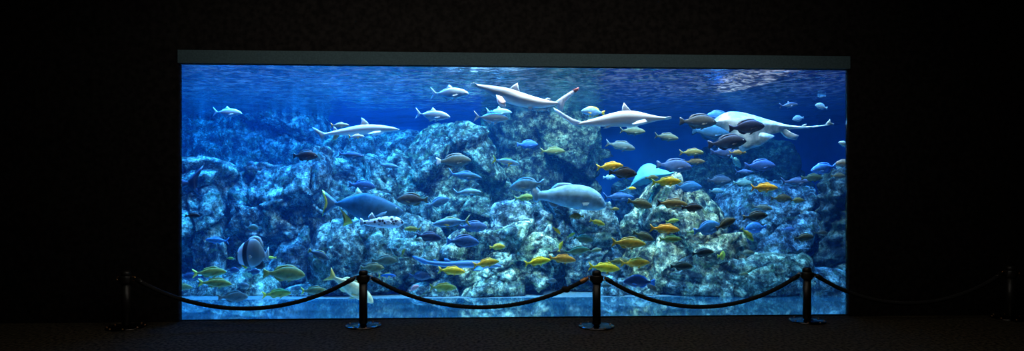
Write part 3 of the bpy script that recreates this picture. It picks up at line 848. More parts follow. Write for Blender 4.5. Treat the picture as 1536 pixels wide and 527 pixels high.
    ('reef', 908, 429, 18, .15, (.08, .14, .12), 'small dark fish just right of the middle post\'s stem', {}),
    ('round', 827, 422, 16, .2, (.10, .13, .13), 'small dark round fish under the brilliant yellow snapper', {}),
    ('reef', 1022, 400, 34, .03, (.07, .08, .04), 'dark olive fish over the layered ledge', {}),
    ('reef', 1055, 380, 32, .02, (.04, .04, .025), 'blackish fish over the left end of the layered ledge', dict(pitch=6)),
    ('reef', 1121, 380, 22, .15, (.20, .26, .18), 'small grey-green fish on top of the layered ledge', {}),
    ('reef', 1115, 412, 16, .15, (.22, .26, .12), 'tiny olive fish in front of the layered ledge', {}),
    ('round', 1084, 384, 16, .02, (.85, .85, .1), 'tiny bright yellow butterflyfish over the layered ledge', dict(cat='butterflyfish', yaw=55)),
    ('reef', 1183, 345, 20, .3, (.10, .2, .4), 'small blue fish in front of the vivid blue rock\'s right half', {}),
    # centre left
    ('reef', 681, 242, 52, .2, (.16, .20, .16), 'brownish fish with a white tail on the green-topped block', dict(tail=(.75, .85, .85), pitch=2)),
    ('sleek', 697, 264, 52, .12, (.12, .36, .56), 'blue fusilier below the white-tailed fish', dict(pitch=-8)),
    ('sleek', 701, 289, 42, .15, (.3, .58, .66), 'pale blue fusilier lower on the green-topped block', dict(pitch=2)),
    ('reef', 619, 300, 48, .15, (.11, .10, .07), 'dark brown fish with yellow belly fins right of the amberjack', dict(face='L', fin=(.2, .2, .08))),
    ('reef', 658, 304, 34, .2, (.07, .22, .36), 'slate-blue fish angled up right of the dark brown fish', dict(pitch=18)),
    ('sleek', 678, 334, 58, .05, (.22, .48, .68), 'pale blue fish with raised tail above the cream boulder, facing left', dict(face='L', pitch=-6, fin=(.6, .62, .2))),
    ('reef', 709, 341, 44, .2, (.08, .17, .34), 'purple-blue fish at the top left of the cream boulder', {}),
    ('snapper', 619, 344, 26, .1, (.42, .42, .06), 'olive-yellow fish right of the spotted puffer', dict(face='L')),
    ('reef', 643, 356, 38, .06, (.04, .07, .14), 'dark blue fish below the olive-yellow one', dict(pitch=-8)),
    ('reef', 695, 363, 48, .03, (.05, .16, .38), 'royal blue fish on the left slope of the cream boulder', dict(pitch=-4, tail=(.08, .25, .55))),
    ('reef', 746, 371, 24, .02, (.85, .60, .05), 'short deep-bodied yellow fish on the cream boulder', dict(pitch=4)),
    ('snapper', 729, 395, 40, .02, (.8, .42, .02), 'golden snapper low on the cream boulder', dict(pitch=8, group=SHO)),
    ('snapper', 677, 407, 42, .0, (1.0, .52, .01), 'bright yellow snapper midway between the left and middle posts', dict(pitch=-4, group=SHO)),
    ('snapper', 664, 432, 42, .03, (.45, .42, .05), 'olive-yellow snapper just above the rope between left and middle posts', dict(group=SHO)),
    ('reef', 621, 433, 18, .0, (.75, .36, .36), 'small pink fish just above the rope right of the left post', dict(pitch=30)),
    ('snapper', 605, 379, 14, .1, (.5, .45, .05), 'tiny olive-yellow fish standing upright on the pale ledge', dict(pitch=65)),
    ('reef', 630, 415, 34, .2, (.03, .06, .13), 'shadowy navy fish over the small dark rock', {}),
    # left
    ('reef', 457, 234, 40, .1, (.045, .035, .035), 'dark maroon fish below the reef shark\'s tail', dict(pitch=-2)),
    ('sleek', 526, 233, 40, .3, (.04, .10, .2), 'dim navy fish below the reef shark\'s belly', dict(pitch=-6)),
    ('sleek', 583, 249, 30, .2, (.15, .42, .65), 'light blue fish right of the dim navy one', dict(pitch=-8)),
    ('reef', 543, 279, 40, .35, (.03, .07, .16), 'shadowy fish behind the amberjack\'s back', dict(pitch=-6)),
    ('reef', 478, 383, 34, .05, (.07, .13, .18), 'slate fish with a yellow dot nosing down above the pale yellow fish', dict(pitch=-25, fin=(.4, .4, .1))),
    ('snapper', 470, 437, 42, .02, (.20, .22, .07), 'olive fish with a yellow tail at the rope left of the left post', dict(tail=YT, pitch=2)),
    ('reef', 428, 411, 60, .02, (.32, .32, .08), 'large olive fish right of the batfish', dict(pitch=-4, fin=(.42, .42, .08))),
    ('reef', 577, 392, 40, .1, (.16, .20, .12), 'grey-olive fish upper right of the left post', {}),
    ('reef', 558, 403, 38, .04, (.22, .24, .10), 'olive fish directly behind the left post\'s cap', {}),
    ('sleek', 580, 414, 28, .08, (.05, .22, .55), 'small blue fish with yellow nose right of the left post', dict(fin=YT)),
    ('snapper', 316, 409, 48, .05, (.46, .38, .06), 'upper of two olive-gold snappers at the lower left', dict(pitch=2, tail=YT)),
    ('snapper', 324, 425, 48, .0, (.38, .34, .06), 'lower of two olive-gold snappers at the lower left', dict(pitch=-4, tail=(.6, .5, .08))),
    ('snapper', 273, 431, 32, .05, (.32, .30, .08), 'olive fish cut off by the left edge', dict(pitch=-2)),
    ('snapper', 416, 441, 42, .02, (.55, .50, .06), 'yellow-olive snapper just above the rope at the left', dict(pitch=3, tail=YT)),
    ('reef', 351, 446, 42, .05, (.13, .16, .14), 'dark grey fish hugging the ledge at the lower left', {}),
    ('reef', 288, 416, 32, .2, (.03, .05, .12), 'navy fish behind the two olive-gold snappers', dict(face='L')),
    ('sleek', 326, 361, 36, .1, (.08, .30, .66), 'blue fish heading left, above and left of the batfish', dict(face='L', pitch=3)),
    ('round', 350, 406, 18, .15, (.03, .08, .2), 'small navy fish under the batfish\'s front', {}),
    ('round', 381, 408, 18, .12, (.05, .09, .2), 'small navy fish under the batfish\'s tail', {}),
    ('reef', 290, 324, 21, .02, (.045, .03, .02), 'small near-black fish in front of the streaky boulder', {}),
    ('round', 378, 342, 20, .1, (.22, .42, .38), 'small teal round fish above the batfish', {}),
    ('reef', 364, 429, 20, .1, (.14, .2, .22), 'small grey fish below the batfish', {}),
    ('snapper', 345, 388, 13, .1, (.5, .55, .06), 'tiny yellow-green fish left of the batfish\'s face', {}),
    ('snapper', 407, 387, 14, .1, (.75, .68, .06), 'tiny yellow fish right of the batfish\'s tail', dict(face='L')),
    ('snapper', 527, 432, 80, .0, (.85, .68, .36), 'large pale yellow fish diving behind the left rope post', dict(pitch=-34, fin=(.85, .70, .32), tail=(.9, .6, .15))),
]
for k, px, py, L, nr, c, lab, kw in FISH:
    place_fish(k, px, py, L, nr, c, lab, **kw)


# ------------------------------------------------------------------ traced big animals (each with its own distance, size and thickness)
class Traced:
    def __init__(s, name, cx, cy, Y, label, cat):
        s.s = Y / F; s.cx, s.cy = cx, cy
        s.root = empty(name, P(cx, cy, Y)); tag(s.root, label, cat)

    def l(s, p): return ((p[0] - s.cx) * s.s, -(p[1] - s.cy) * s.s)

    def body(s, st, wr, mat, name='body', color=None, bend=None, sharp=2.1):
        hm = max(b - t for _, t, b in st)
        L = []
        for x, t, b in st:
            lx = (x - s.cx) * s.s
            L.append((lx, -(t - s.cy) * s.s, -(b - s.cy) * s.s, max((b - t) * .5 * s.s * wr, .0015)))
        V, Fc = loft(L, nseg=28, sharp=sharp, bend=bend)
        o = mesh_obj(name, V, Fc, mat, s.root)
        if color: o.color = (*color, 1)
        s.st = L; return o

    def fin(s, name, poly, mat, color=None, y0=0, thick=.02, tilt=None, bend=None, label=None, parent=None):
        pl = [s.l(p) for p in poly]
        tl = None
        if tilt:
            q = s.l(tilt[:2]); tl = (q[0], q[1], tilt[2])
        o = fin_poly(name, pl, mat, parent or s.root, y0=y0, thick=thick, tilt=tl, bend=bend)
        if color: o.color = (*color, 1)
        if label: o['label'] = label
        return o

    def eyes(s, px, py, r, wr=.86):
        x, z = s.l((px, py)); w = interp(s.st, x, 3)
        eye(s.root, x, w * wr, z, r)


# grey reef shark
t = Traced('reef_shark', 535, 195, 8.15, 'slender grey reef shark with a white belly, leftmost of the sharks', 'shark')
t.body([(598.5, 193.8, 195), (594, 192, 196.3), (586, 190, 197.4), (575, 188.2, 198.6), (563, 187, 200), (553, 186.8, 201.3), (543, 187.4, 202.3), (530, 189.6, 202.8), (515, 193, 203),
        (500, 196.6, 203), (492, 198.8, 203), (486, 200, 203.2)], 1.0, M_reefshark)
CS = (.42, .48, .53)
t.fin('dorsal_fin', [(555, 188), (551, 183), (546, 178.5), (542, 176.5), (542.5, 182), (540, 189.5)], M_fin, CS)
t.fin('second_dorsal_fin', [(507, 196), (503, 191), (500, 189.5), (501, 194), (499, 198)], M_fin, CS)
t.fin('tail_fin', [(489, 199.6), (481, 197), (474, 193), (468, 190.5), (471, 196), (476, 201), (480, 205), (482, 212.5), (485, 208.5), (489, 203.2)], M_fin, CS)
for sg in (-1, 1):
    t.fin('pectoral_fin', [(572, 197), (562, 198.5), (554, 201.5), (557, 202.8), (567, 200.8), (573, 199)], M_fin, (.75, .8, .83), y0=sg * .06, tilt=(572, 197, sg * .9), thick=.012)
    t.fin('pelvic_fin', [(508, 202.4), (502, 203), (499, 210.5), (504, 209.5), (509, 203.5)], M_fin, (.7, .7, .4), y0=sg * .015, thick=.008)
t.eyes(588, 193.2, .012)

# upper hammerhead, heading left
t = Traced('hammerhead_shark', 780, 145, 7.95, 'upper white hammerhead shark heading left with raised tail', 'shark')
t.body([(707, 125.6, 128.6), (713, 126, 131), (722, 127, 135.2), (733, 128, 141), (745, 129.5, 147.5), (757, 131.3, 153), (768, 134, 157), (780, 138, 160), (795, 143, 162), (810, 147.3, 162.3),
        (822, 150.3, 161), (832, 152.6, 158.5), (838, 153.6, 156.8)], .85, M_hammer)
WH = (.78, .78, .8)
Vh, Fh = loft([(-.035, .008, -.008, .01), (-.02, .013, -.012, .10), (.01, .013, -.012, .135), (.035, .010, -.010, .11), (.05, .005, -.005, .03)], nseg=24)
hx, hz = t.l((710, 127.6))
mesh_obj('hammer_head', [(x + hx, y, z + hz) for x, y, z in Vh], Fh, M_hammer, t.root)
t.fin('dorsal_fin', [(763, 134), (769, 128.5), (776.5, 124.3), (777.5, 130), (780.5, 139)], M_fin, (.55, .58, .62))
tf = t.fin('tail_fin', [(832, 153), (840, 147.5), (852, 139.5), (867, 131), (866, 136), (856, 145), (846, 155), (845, 161), (844, 168), (838, 167.5), (834.5, 158)], M_fin, (.72, .72, .75), thick=.03)
t.fin('tail_tip', [(859, 134.8), (868.5, 130.6), (867.5, 136), (861, 140.2)], M_fin, (.55, .12, .08), thick=.036, label='reddish tip of the tail', parent=tf)
for sg in (-1, 1):
    t.fin('pectoral_fin', [(744, 144), (753, 147), (759, 155), (757.5, 160), (752, 159.5), (746, 152)], M_fin, (.85, .62, .55), y0=sg * .1, tilt=(745, 144, sg * .5), thick=.016)
    t.fin('pelvic_fin', [(792, 160), (799, 161), (797, 166), (793, 165)], M_fin, WH, y0=sg * .03, thick=.01)
t.fin('second_dorsal_fin', [(816, 149.5), (821, 146.8), (826, 148), (824, 152)], M_fin, WH, thick=.01)

# lower hammerhead, heading right
t = Traced('hammerhead_shark', 925, 178, 7.8, 'lower white hammerhead shark heading right below the surface glare', 'shark')
t.body([(866, 185, 188), (876, 182, 188.6), (888, 178.6, 189.2), (900, 175, 189.8), (912, 171.3, 190.2), (925, 168, 190.4), (937, 166.2, 190.4), (948, 166.4, 190), (960, 168.2, 188), (972, 171, 185),
        (984, 173.8, 182), (995, 175.4, 180), (1003, 175.8, 179), (1007, 176.2, 178.4)], .9, M_hammer)
hx, hz = t.l((1002, 177.4))
mesh_obj('hammer_head', [(hx - x, y, z + hz) for x, y, z in Vh], [f[::-1] for f in Fh], M_hammer, t.root)
t.fin('dorsal_fin', [(932.5, 167.5), (933.5, 160), (936, 154), (941, 160), (948.5, 168)], M_fin, (.66, .68, .72))
t.fin('tail_fin', [(874, 183), (860, 178.5), (848, 172), (838, 165.5), (830, 161.5), (832, 166.5), (842, 175), (853, 183), (858, 187), (866, 190), (873, 188)], M_fin, (.62, .70, .78), thick=.035)
for sg in (-1, 1):
    t.fin('pectoral_fin', [(965, 180.5), (955, 182.5), (943, 188.6), (947, 190), (956, 188.2), (968, 184.5)], M_fin, (.85, .86, .88), y0=sg * .10, tilt=(965, 180, sg * .7), thick=.016)
    t.fin('pelvic_fin', [(918, 188), (912, 188.5), (905, 192.6), (910, 192.6), (918, 190)], M_fin, WH, y0=sg * .03, thick=.01)

# giant grouper
t = Traced('grouper', 853, 296, 7.95, 'huge pale blue-grey grouper in the centre of the tank', 'fish')
t.body([(806, 287, 300), (812, 287, 300.5), (820, 286, 302), (830, 282.5, 305.5), (845, 278.5, 310), (860, 277, 313), (874, 278.2, 315), (885, 281, 316), (894, 286, 316), (901, 292, 315), (906, 300, 313), (909, 306, 310.5)],
       .6, M_big, color=(.26, .44, .50))
t.fin('tail_fin', [(811, 287), (806, 281.5), (801, 280.5), (797.5, 284), (797, 290), (799, 296), (800, 302), (805, 305), (811, 300)], M_fin, (.34, .52, .58), thick=.05)
t.fin('dorsal_fin', [(824, 286), (829, 280), (836, 275.2), (845, 274.2), (855, 275), (862, 278), (850, 283)], M_fin, (.30, .46, .52), thick=.03)
t.fin('anal_fin', [(820, 301), (828, 304), (838, 308), (834, 313), (826, 310.5)], M_fin, (.28, .42, .48), thick=.03)
for sg in (-1, 1):
    t.fin('pectoral_fin', [(884, 303), (878, 301.5), (871, 304), (872, 309), (880, 309.5)], M_fin, (.34, .5, .55), y0=sg * .085, tilt=(884, 303, sg * .6), thick=.012)
t.eyes(899, 298, .016)

# amberjack
t = Traced('amberjack', 548, 310, 8.3, 'big slate-blue amberjack with yellow tail, left of centre', 'fish')
t.body([(503, 303.4, 309), (508, 302.6, 309.6), (516, 299, 314), (526, 295, 321), (538, 290.6, 329), (549, 290, 334), (561, 293, 337), (575, 298, 336.5), (590, 305, 331), (599, 311, 326), (605, 316, 321)],
       .42, M_big, color=(.03, .10, .15))
tf = t.fin('tail_fin', [(506, 303), (499, 297), (491, 290), (484, 285), (487, 295), (491, 305), (489, 315), (483.5, 325), (492, 319), (500, 312), (506, 309.5)], M_fin, (.12, .2, .26), thick=.03)
t.fin('tail_edge', [(483.3, 284.5), (487.5, 287.5), (492, 297), (494, 305.5), (491.5, 315), (483, 326), (486.5, 315), (489, 305), (486.5, 294)], M_fin, (.92, .66, .03), thick=.036, label='yellow rear edge of the tail', parent=tf)
t.fin('dorsal_fin', [(546, 292), (541, 286.5), (536.5, 281), (536.5, 287), (528, 292.5), (514, 299), (508, 301.5), (515, 302), (535, 295)], M_fin, (.42, .46, .28), thick=.02)
t.fin('anal_fin', [(507, 309), (514, 316), (522, 324), (527, 330), (529, 334.5), (522, 337.5), (514.5, 340), (519, 333), (517, 325), (511, 316)], M_fin, (.9, .62, .04), thick=.02, label='yellow anal fin')
for sg in (-1, 1):
    t.fin('pectoral_fin', [(582, 317), (574, 319), (563, 325), (570, 326), (580, 322)], M_fin, (.2, .3, .33), y0=sg * .07, tilt=(582, 317, sg * .4), thick=.01)
t.eyes(595, 313, .013)

# spotted puffer
t = Traced('pufferfish', 574, 333, 7.9, 'white black-spotted pufferfish in front of the amberjack', 'fish')
t.body([(545, 332, 337), (551, 330, 338.6), (560, 328, 340.5), (570, 326, 341.8), (582, 324.4, 342.3), (592, 324.6, 342), (599, 327, 340.8), (603, 330, 338.6), (606, 333, 336.4)], .75, M_puffer)
t.fin('tail_fin', [(547, 332), (543, 328), (540, 327), (539.5, 333), (540.5, 340), (544, 339.5), (547, 337)], M_fin, (.6, .72, .78), thick=.015)
t.fin('dorsal_fin', [(553, 331), (552, 325), (558, 318.5), (561, 323), (564, 328)], M_fin, (.5, .64, .7), thick=.012)
t.fin('anal_fin', [(556, 339.5), (561, 340.5), (559, 345), (554, 344)], M_fin, (.6, .7, .75), thick=.012)
for sg in (-1, 1):
    t.fin('pectoral_fin', [(590, 333), (585, 330), (580, 332), (580, 337), (586, 338)], M_fin, (.7, .76, .8), y0=sg * .06, tilt=(590, 334, sg * .6), thick=.01)
t.eyes(597, 331, .014)

# batfish
t = Traced('batfish', 377, 380, 7.85, 'tall disc-shaped batfish with black bars at the left', 'batfish')
t.body([(353.5, 384.5, 389.5), (355.5, 379, 392), (359, 372, 395.5), (364, 366, 398.5), (370, 361.5, 400.5), (377, 358.5, 401), (384, 358.5, 400), (390, 363, 397), (394, 371, 392), (397, 378, 388), (400, 379.5, 387)], .28, M_bat)
t.fin('dorsal_fin', [(369, 363), (374, 357), (380, 354), (386, 354), (391, 357), (394, 363), (396, 372), (392, 374), (385, 364)], M_fin, (.3, .32, .32), thick=.02)
t.fin('anal_fin', [(380, 399), (388, 395), (394, 390), (397, 395), (397, 401), (393, 405), (386, 404)], M_fin, (.04, .04, .045), thick=.02, label='blackish anal fin')
t.fin('tail_fin', [(398, 379.5), (401, 373), (403, 370), (403.5, 380), (402.5, 391), (400, 390), (398, 387)], M_fin, (.6, .62, .6), thick=.015)
for sg in (-1, 1):
    t.fin('pelvic_fin', [(362, 395), (365, 396), (371, 402), (369, 403.5), (364, 400)], M_fin, (.85, .62, .05), y0=sg * .01, thick=.01, label='yellow pelvic fin')
    t.fin('pectoral_fin', [(374, 384), (378, 382), (381, 385), (378, 389)], M_fin, (.3, .32, .32), y0=sg * .05, tilt=(374, 384, sg * .5), thick=.008)
t.eyes(358, 379.5, .013)

# long blue shark resting
t = Traced('nurse_shark', 685, 396, 8.3, 'long blue bottom shark gliding over the rocks left of the cream boulder', 'shark')
t.body([(640, 391.4, 395.5), (648, 391.8, 398), (660, 392.6, 400.2), (675, 392.6, 401.5), (690, 391.5, 402), (705, 390.8, 402), (720, 391.5, 402), (735, 393.6, 402), (746, 396, 401.6), (752, 398.4, 400.8)], 1.05, M_seabed_shark)
t.fin('tail_fin', [(644, 391.8), (634, 388), (624, 385), (618, 384), (621, 388), (630, 393.5), (637, 397), (644, 396)], M_fin, (.08, .22, .42), thick=.02)
t.fin('dorsal_fin', [(678, 393.6), (671, 388), (666, 387.4), (667, 393.6)], M_fin, (.08, .2, .38), thick=.02)
t.fin('second_dorsal_fin', [(658, 393), (653, 389.6), (650, 389.4), (651, 393)], M_fin, (.08, .2, .38), thick=.015)
for sg in (-1, 1):
    t.fin('pectoral_fin', [(728, 398), (718, 399), (710, 404), (718, 405), (727, 402.5)], M_fin, (.1, .24, .42), y0=sg * .06, tilt=(728, 398, sg * 1.0), thick=.012)

# dark fish leaving on the left
t = Traced('giant_trevally', 255, 274, 8.1, 'big dark fish leaving past the left edge, only its forked tail showing', 'fish')
t.body([(216, 276, 279), (222, 268, 286), (235, 262, 291), (250, 261, 291), (264, 265, 286.5), (276, 270, 281.5), (284, 272.5, 278.5)], .45, M_big, color=(.03, .045, .09))
t.fin('tail_fin', [(281, 272), (290, 262), (299, 253), (305.5, 247.5), (301, 259), (293, 270), (290, 276), (294, 284), (297, 292), (288, 285), (281, 279)], M_fin, (.03, .045, .09), thick=.03)
t.fin('dorsal_fin', [(240, 263), (246, 256), (252, 261), (266, 266), (255, 268)], M_fin, (.03, .045, .09), thick=.02)
t.fin('anal_fin', [(242, 290), (250, 297), (254, 291), (266, 286), (255, 284)], M_fin, (.03, .045, .09), thick=.02)
t.eyes(223, 275, .014)


# ------------------------------------------------------------------ rays: plan outline given real thickness, banked so the white underside shows
def plan_animal(t, spine, halves, thick, mat, name='body', nseg=28, curl=0.0, low_out=.0):
    """spine px points (x,y) front->tail; halves (up,down) px extents measured across in the picture; thickness in metres per station"""
    V, Fc = [], []
    n = len(spine)
    for (sx, sy), (hu, hd), th in zip(spine, halves, thick):
        for k in range(nseg):
            a = 2 * math.pi * k / nseg
            c, s_ = math.cos(a), math.sin(a)
            ext = hu if c > 0 else hd
            v = c * ext                       # across, in px, positive = up
            prof = abs(s_) ** 1.0
            y = math.copysign(th * prof * (1 - .55 * abs(c) ** .8), s_)
            # the upper wing curls away, the lower wing sweeps towards the glass
            yy = y + (curl * (max(v, 0) * t.s) ** 1.3 * 3) - low_out * (max(-v, 0) * t.s)
            lx, lz = t.l((sx, sy))
            V.append((lx, yy, lz + v * t.s))
    for i in range(n - 1):
        for k in range(nseg):
            a = i * nseg + k; b = i * nseg + (k + 1) % nseg
            Fc.append((a, b, b + nseg, a + nseg))
    for i in (0, n - 1):
        (sx, sy) = spine[i]; lx, lz = t.l((sx, sy)); V.append((lx, 0, lz)); c = len(V) - 1
        for k in range(nseg):
            a = i * nseg + k; b = i * nseg + (k + 1) % nseg
            Fc.append((b, a, c) if i == 0 else (a, b, c))
    o = mesh_obj(name, V, Fc, mat, t.root)
    m = o.modifiers.new('smooth', 'SUBSURF'); m.levels = 1; m.render_levels = 1
    return o


t = Traced('wedgefish', 1140, 188, 8.35, 'big white wedgefish banking to show its pale underside at the upper right', 'ray')
sp = [(1066, 186), (1072, 183), (1080, 182), (1090, 181), (1098, 181), (1106, 181.5), (1114, 182), (1124, 183), (1134, 184.5), (1144, 186), (1154, 187), (1164, 188), (1172, 189), (1180, 190), (1190, 191), (1204, 191.4), (1220, 190.6), (1236, 188.6), (1246, 187)]
hv = [(1, 1), (4, 5), (9, 10), (13, 17), (15, 26), (15.5, 39), (15, 45), (14, 37), (12.5, 30), (10.5, 23), (8, 16), (6, 12.5), (4.5, 9), (3, 5), (2.4, 3), (1.8, 2), (1.4, 1.4), (1, 1), (.7, .7)]
th = [.02, .04, .06, .08, .09, .10, .10, .10, .09, .08, .07, .06, .05, .035, .025, .018, .014, .010, .006]
plan_animal(t, sp, hv, th, M_ray, curl=.35, low_out=.35)
t.fin('pectoral_fin', [(1104, 205), (1103, 218), (1105, 226), (1110, 229), (1122, 224), (1136, 220), (1148, 213), (1158, 205), (1140, 200)], M_ray, thick=.02, y0=-.1)
t.fin('pelvic_fin', [(1160, 192), (1168, 198), (1175, 206), (1181, 209), (1193, 210.5), (1197, 203.5), (1186, 199.5), (1178, 194), (1172, 190)], M_ray, thick=.014, y0=-.03)
t.fin('dorsal_fin', [(1200, 190.5), (1206, 186.5), (1210, 186), (1209, 190.5)], M_ray, thick=.01)
t.fin('tail_fin', [(1240, 188.6), (1238, 186), (1242, 182), (1245, 178.5), (1246, 184), (1251, 185.5), (1251, 187.5)], M_ray, thick=.01)

M_cyan = simple('pale_turquoise_skin', (.06, .26, .28), rough=.6, noise=.35, nscale=6)
t = Traced('eagle_ray', 975, 262, 9.4, 'pale turquoise ray flapping above the yellow shoal, behind the dark brown fish', 'ray')
sp = [(1011, 259), (1005, 261), (997, 262), (990, 263), (984, 264), (976, 264), (967, 266), (959, 269), (952, 274), (946, 279)]
hv = [(1, 1), (5, 3), (7, 5), (9, 8), (17, 9), (20, 10), (20, 11), (17, 11), (6, 6), (1.5, 2)]
plan_animal(t, sp, hv, [.02, .05, .07, .09, .1, .1, .08, .05, .03, .01], M_cyan, curl=.15)
fin_poly('tail_fin', [t.l(p) for p in [(946, 279), (938, 284), (926, 288), (937, 286.5), (947, 281.5)]], M_cyan, t.root, thick=.008)

# ------------------------------------------------------------------ rope barrier
def lathe(bm, prof, n=40):
    rings = []
    for r, z in prof:
        rings.append([bm.verts.new((r * math.cos(2 * math.pi * k / n), r * math.sin(2 * math.pi * k / n), z)) for k in range(n)])
    for a, b in zip(rings, rings[1:]):
        for k in range(n):
            bm.faces.new((a[k], a[(k + 1) % n], b[(k + 1) % n], b[k]))
    bm.faces.new(rings[0][::-1]); bm.faces.new(rings[-1])


def make_post():
    root = empty('rope_post')
    bm = bmesh.new(); lathe(bm, [(.185, .0), (.202, .003), (.205, .010), (.200, .016), (.10, .024), (.068, .030), (.06, .036)], 56)
    bp = bm_obj('base_plate', bm, M_chrome, root)
    bm = bmesh.new(); lathe(bm, [(.047, .034), (.047, .52)], 36); bm_obj('stem', bm, M_post, root)
    bm = bmesh.new(); lathe(bm, [(.048, .50), (.062, .505), (.064, .515), (.064, .575), (.060, .585), (.050, .59)], 36); bm_obj('collar', bm, M_post, root)
    bm = bmesh.new(); lathe(bm, [(.050, .588), (.052, .605), (.050, .625), (.042, .638), (.028, .645), (.008, .648)], 36); bm_obj('cap', bm, M_post, root)
    for k in range(8):
        bm = bmesh.new(); a = 2 * math.pi * (k + .5) / 8
        bmesh.ops.create_uvsphere(bm, u_segments=10, v_segments=6, radius=.0085, matrix=Matrix.Translation((.185 * math.cos(a), .185 * math.sin(a), .020)))
        bm_obj('rivet', bm, M_brass, bp)
    for sg in (-1, 1):
        bm = bmesh.new()
        # hook ring: torus standing on the collar side
        nu, nv = 18, 8
        ring = []
        for i in range(nu):
            u = 2 * math.pi * i / nu; row = []
            for j in range(nv):
                v = 2 * math.pi * j / nv
                row.append(bm.verts.new((sg * .085 + (.022 + .006 * math.cos(v)) * math.cos(u), .006 * math.sin(v), .555 + (.022 + .006 * math.cos(v)) * math.sin(u))))
            ring.append(row)
        for i in range(nu):
            for j in range(nv):
                bm.faces.new((ring[i][j], ring[(i + 1) % nu][j], ring[(i + 1) % nu][(j + 1) % nv], ring[i][(j + 1) % nv]))
        bk = bmesh.new(); bmesh.ops.create_cube(bk, size=1, matrix=Matrix.Translation((sg * .067, 0, .552)) @ Matrix.Diagonal((.02, .05, .06, 1)))
        bmesh.ops.bevel(bk, geom=bk.edges[:], offset=.006, segments=2, affect='EDGES')
        bko = bm_obj('bracket', bk, M_post, root, smooth=False)
        bm_obj('rope_ring', bm, M_brass, bko)
    return root


POSTS = [(-1.70, 6.86, 'black rope post at the left, in front of the pale yellow fish'), (.962, 6.83, 'middle black rope post, in front of the brilliant yellow snapper'),
         (3.50, 7.12, 'right black rope post, in front of the layered rocks')]
HID = [(-4.36, 6.78), (6.05, 7.28)]
proto = make_post()
pts = []
for i, (x, y, lab) in enumerate(POSTS):
    r = proto if i == 0 else copy_tree(proto)
    r.location = (x, y, 0); tag(r, lab, 'rope post', 'posts of the rope barrier')
    pts.append((x, y))
for (x, y), lab in zip(HID, ('rope post against the dark wall left of the window', 'rope post against the dark wall right of the window')):
    r = copy_tree(proto); r.location = (x, y, 0); tag(r, lab, 'rope post', 'posts of the rope barrier')
allp = [HID[0]] + pts + [HID[1]]


def rope(a, b, sag, label, kn=False):
    a = Vector((*a, 0)); b = Vector((*b, 0)); d = (b - a).normalized()
    p0 = a + d * .115 + Vector((0, 0, .545)); p1 = b - d * .115 + Vector((0, 0, .545))
    n = 260; nseg = 18; V, Fc = [], []
    cur = []
    for i in range(n + 1):
        t = i / n; p = p0.lerp(p1, t); u = 2 * t - 1
        p.z -= sag * (math.cosh(1.0) - math.cosh(u)) / (math.cosh(1.0) - 1)
        cur.append(p)
    side = d.cross(Vector((0, 0, 1))).normalized()
    for i, p in enumerate(cur):
        tg = (cur[min(i + 1, n)] - cur[max(i - 1, 0)]).normalized(); up = side.cross(tg).normalized()
        s = (p1 - p0).length * i / n
        ph = s * 2 * math.pi / .14
        for k in range(nseg):
            an = 2 * math.pi * k / nseg
            r = .0205 + .0045 * abs(math.cos(1.5 * (an + ph)))
            V.append(p + side * (r * math.cos(an)) + up * (r * math.sin(an)))
    for i in range(n):
        for k in range(nseg):
            q = i * nseg + k; w = i * nseg + (k + 1) % nseg
            Fc.append((q, w, w + nseg, q + nseg))
    Fc.append(tuple(range(nseg))[::-1]); Fc.append(tuple(range(n * nseg, (n + 1) * nseg)))
    root = empty('barrier_rope', cur[0]); org = cur[0]
    tag(root, label, 'rope', 'ropes of the barrier')
    mesh_obj('cord', [v - org for v in V], Fc, M_rope, root)
    for e, (q, q2) in enumerate(((cur[0], cur[9]), (cur[-1], cur[-10]))):
        ax = (q2 - q).normalized(); m = Matrix.Translation(q - org) @ ax.to_track_quat('Z', 'Y').to_matrix().to_4x4()
        bm = bmesh.new(); lathe(bm, [(.010, -.028), (.016, -.02), (.018, -.004), (.028, 0), (.029, .06), (.0285, .07), (.026, .074)], 20)
        bmesh.ops.transform(bm, matrix=m, verts=bm.verts)
        bm_obj('end_sleeve', bm, M_post if not (kn and e) else M_brass, root)
    if kn:
        q = cur[-26]
        bm = bmesh.new(); bmesh.ops.create_icosphere(bm, subdivisions=3, radius=.043, matrix=Matrix.Translation(q - org) @ Matrix.Rotation(.3, 4, 'Y') @ Matrix.Diagonal((1.15, 1, .85, 1)))
        for v in bm.verts:
            w = v.co - (q - org); v.co = (q - org) + w * (1 + .12 * math.sin(9 * w.x / .04) * math.cos(5 * w.z / .04))
        bm_obj('knot', bm, M_rope, root)


rope(allp[0], allp[1], .335, 'black rope swag left of the left post, running out at the left edge')
rope(allp[1], allp[2], .325, 'black rope swag between the left and middle posts', True)
rope(allp[2], allp[3], .345, 'black rope swag between the middle and right posts')
rope(allp[3], allp[4], .345, 'black rope running down to the right edge from the right post')


# ------------------------------------------------------------------ light
def area(name, loc, rot, size, size_y, power, color, spread=180):
    d = bpy.data.lights.new(name, 'AREA'); d.shape = 'RECTANGLE'; d.size = size; d.size_y = size_y; d.energy = power; d.color = color
    d.spread = math.radians(spread)
    o = link(bpy.data.objects.new(name, d)); o.location = loc; o.rotation_euler = tuple(math.radians(a) for a in rot)
    return o


def spot(name, loc, target, power, color, angle=60, blend=.6, r=.08):
    d = bpy.data.lights.new(name, 'SPOT'); d.energy = power; d.color = color; d.spot_size = math.radians(angle); d.spot_blend = blend; d.shadow_soft_size = r
    o = link(bpy.data.objects.new(name, d)); o.location = loc
    v = Vector(target) - Vector(loc); o.rotation_euler = v.to_track_quat('-Z', 'Y').to_euler()
    return o


BLUE = (.01, .42, 1.0); DEEP = (.01, .30, 1.0); WHITE = (1, .98, .92); CYAN = (.35, .8, 1.0)
